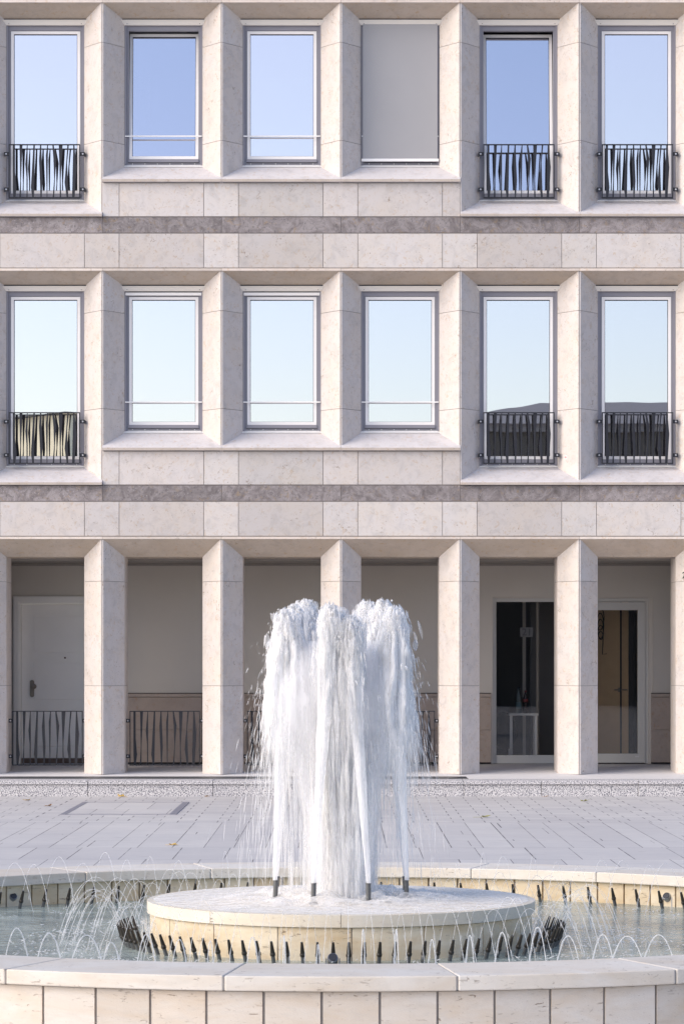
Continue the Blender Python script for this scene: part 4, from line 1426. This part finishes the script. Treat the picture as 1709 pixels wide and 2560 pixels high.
leaf_obj(306, 1993.5, 'leaf_yellow', 'yellow fallen leaf lying against the step on the left', .13)
leaf_obj(518, 1993, 'leaf_brown', 'small brown leaf lying against the step left of the plume', .08)
leaf_obj(430, 2115, 'leaf_yellow', 'yellow leaf on the slabs just behind the left part of the basin', .09)
leaf_obj(1208, 2045, 'leaf_green', 'green and yellow leaf on the paving right of the plume', .13)
leaf_obj(1460, 2005, 'leaf_green', 'olive leaf on the paving before the step on the right', .12)
leaf_obj(1363, 1994, 'leaf_brown', 'brown leaf against the step below the glazed entrance', .07)

# ------------------------------------------------------------------ houses across the plaza (seen only mirrored in the panes)
yb = empty('yellow_house', (-9.9, -31, 0), 'yellow rendered house mirrored in the lower left window', 'building', rz=0)
m = MB(); m.box(-16, 0, -2.2, 0, 0, 10.6); o1 = m.build('wall', M['yellow_wall'])
m = MB(); m.raw([(-16.5, .4, 10.6), (.3, .4, 10.6), (.3, -2.5, 10.6), (-16.5, -2.5, 10.6), (-14, -1.1, 11.1), (-2, -1.1, 10.8)], [(0, 1, 5, 4), (1, 2, 5), (2, 3, 4, 5), (3, 0, 4), (3, 2, 1, 0)]); o2 = m.build('roof', M['roof_dark'])
for o in (o1, o2): o.parent = yb
for wx_ in (-14, -11.5, -9, -6.5, -2.6, -1.2):
    for wz_ in (1.2, 4.3, 7.0):
        m = MB(); m.box(wx_, wx_ + (.9 if wx_ < -4 else .4), -.02, .015, wz_, wz_ + 1.5); m.build('window', M['dark_glass']).parent = yb
yb.rotation_euler = (0, 0, R(52))
ob = empty('grey_roofed_building', (9, -33, 0), 'taupe building with a shallow grey roof mirrored in the lower right windows', 'building')
m = MB(); m.box(3.4, 24, -46, -30, 0, 9.9); m.build('wall', M['taupe_wall'], ob)
m = MB(); m.box(3.2, 24.2, -46.2, -29.7, 9.9, 10.15); m.raw([(2.9, -29.4, 10.15), (24.5, -29.4, 10.15), (24.5, -46.5, 10.15), (2.9, -46.5, 10.15), (7.2, -33, 11.2), (20, -33, 11.2), (20, -43, 11.2), (7.2, -43, 11.2)],
    [(0, 1, 5, 4), (1, 2, 6, 5), (2, 3, 7, 6), (3, 0, 4, 7), (4, 5, 6, 7), (3, 2, 1, 0)]); m.build('roof', M['grey_roof'], ob)
for k in range(8):
    for wz_ in (1.0, 4.2, 7.3):
        m = MB(); m.box(4.2 + k * 2.4, 5.5 + k * 2.4, -30.02, -29.985, wz_, wz_ + 1.7); f_ = m.build('window', M['dark_glass'], ob)

# ------------------------------------------------------------------ light
SUN_EL, SUN_AZ = R(30), math.atan2(-.87, -.49)     # azimuth measured from +Y towards +X
s_dir = Vector((math.sin(SUN_AZ) * math.cos(SUN_EL), math.cos(SUN_AZ) * math.cos(SUN_EL), math.sin(SUN_EL)))
W_ = bpy.data.worlds.new("World"); SC.world = W_; W_.use_nodes = True
nt = W_.node_tree; nt.nodes.clear()
out = nt.nodes.new('ShaderNodeOutputWorld'); bg = nt.nodes.new('ShaderNodeBackground')
sky = nt.nodes.new('ShaderNodeTexSky'); sky.sky_type = 'NISHITA'; sky.sun_disc = False
sky.sun_elevation = SUN_EL; sky.sun_rotation = SUN_AZ; sky.air_density = 1.0; sky.dust_density = 1.0; sky.ozone_density = 1.0
tint = nt.nodes.new('ShaderNodeMix'); tint.data_type = 'RGBA'; tint.blend_type = 'MULTIPLY'; tint.inputs[0].default_value = 1
tint.inputs[7].default_value = (.968, .963, 1.045, 1)          # slightly magenta white balance of the photograph
nt.links.new(sky.outputs[0], tint.inputs[6])
# the blue of the sky is a little more violet above the pale horizon
gx = nt.nodes.new('ShaderNodeNewGeometry'); sz_ = nt.nodes.new('ShaderNodeSeparateXYZ'); nt.links.new(gx.outputs['Incoming'], sz_.inputs[0])
ab = nt.nodes.new('ShaderNodeMath'); ab.operation = 'ABSOLUTE'; nt.links.new(sz_.outputs[2], ab.inputs[0])
rp = nt.nodes.new('ShaderNodeValToRGB')
for e_, (p_, c_) in zip([rp.color_ramp.elements[0], rp.color_ramp.elements[1], rp.color_ramp.elements.new(.5), rp.color_ramp.elements.new(.8)],
                        [(0.0, (.77, .80, .80, 1)), (.13, (.85, .82, .82, 1)), (.22, (1.0, .85, .82, 1)), (.5, (.78, .78, .78, 1))]):
    e_.position = p_; e_.color = c_
nt.links.new(ab.outputs[0], rp.inputs[0])
tint2 = nt.nodes.new('ShaderNodeMix'); tint2.data_type = 'RGBA'; tint2.blend_type = 'MULTIPLY'; tint2.inputs[0].default_value = 1
nt.links.new(tint.outputs[2], tint2.inputs[6]); nt.links.new(rp.outputs[0], tint2.inputs[7]); nt.links.new(tint2.outputs[2], bg.inputs[0]); bg.inputs[1].default_value = .15
nt.links.new(bg.outputs[0], out.inputs[0])
sl_ = bpy.data.lights.new('sun', 'SUN'); sl_.energy = 2.0; sl_.angle = R(60); sl_.color = (1.0, .90, .74)
so = bpy.data.objects.new('sun', sl_); COL.objects.link(so)
so.rotation_euler = s_dir.to_track_quat('Z', 'Y').to_euler(); so.location = (-20, -10, 30)

SC.view_settings.view_transform = 'Standard'
SC.view_settings.look = 'None'
SC.view_settings.exposure = 0.80
SC.view_settings.gamma = 1.0
SC.render.engine = 'CYCLES'
SC.cycles.transparent_max_bounces = 48
SC.cycles.max_bounces = 16
SC.cycles.diffuse_bounces = 10
SC.cycles.transmission_bounces = 12
SC.cycles.volume_bounces = 12
SC.cycles.use_denoising = True
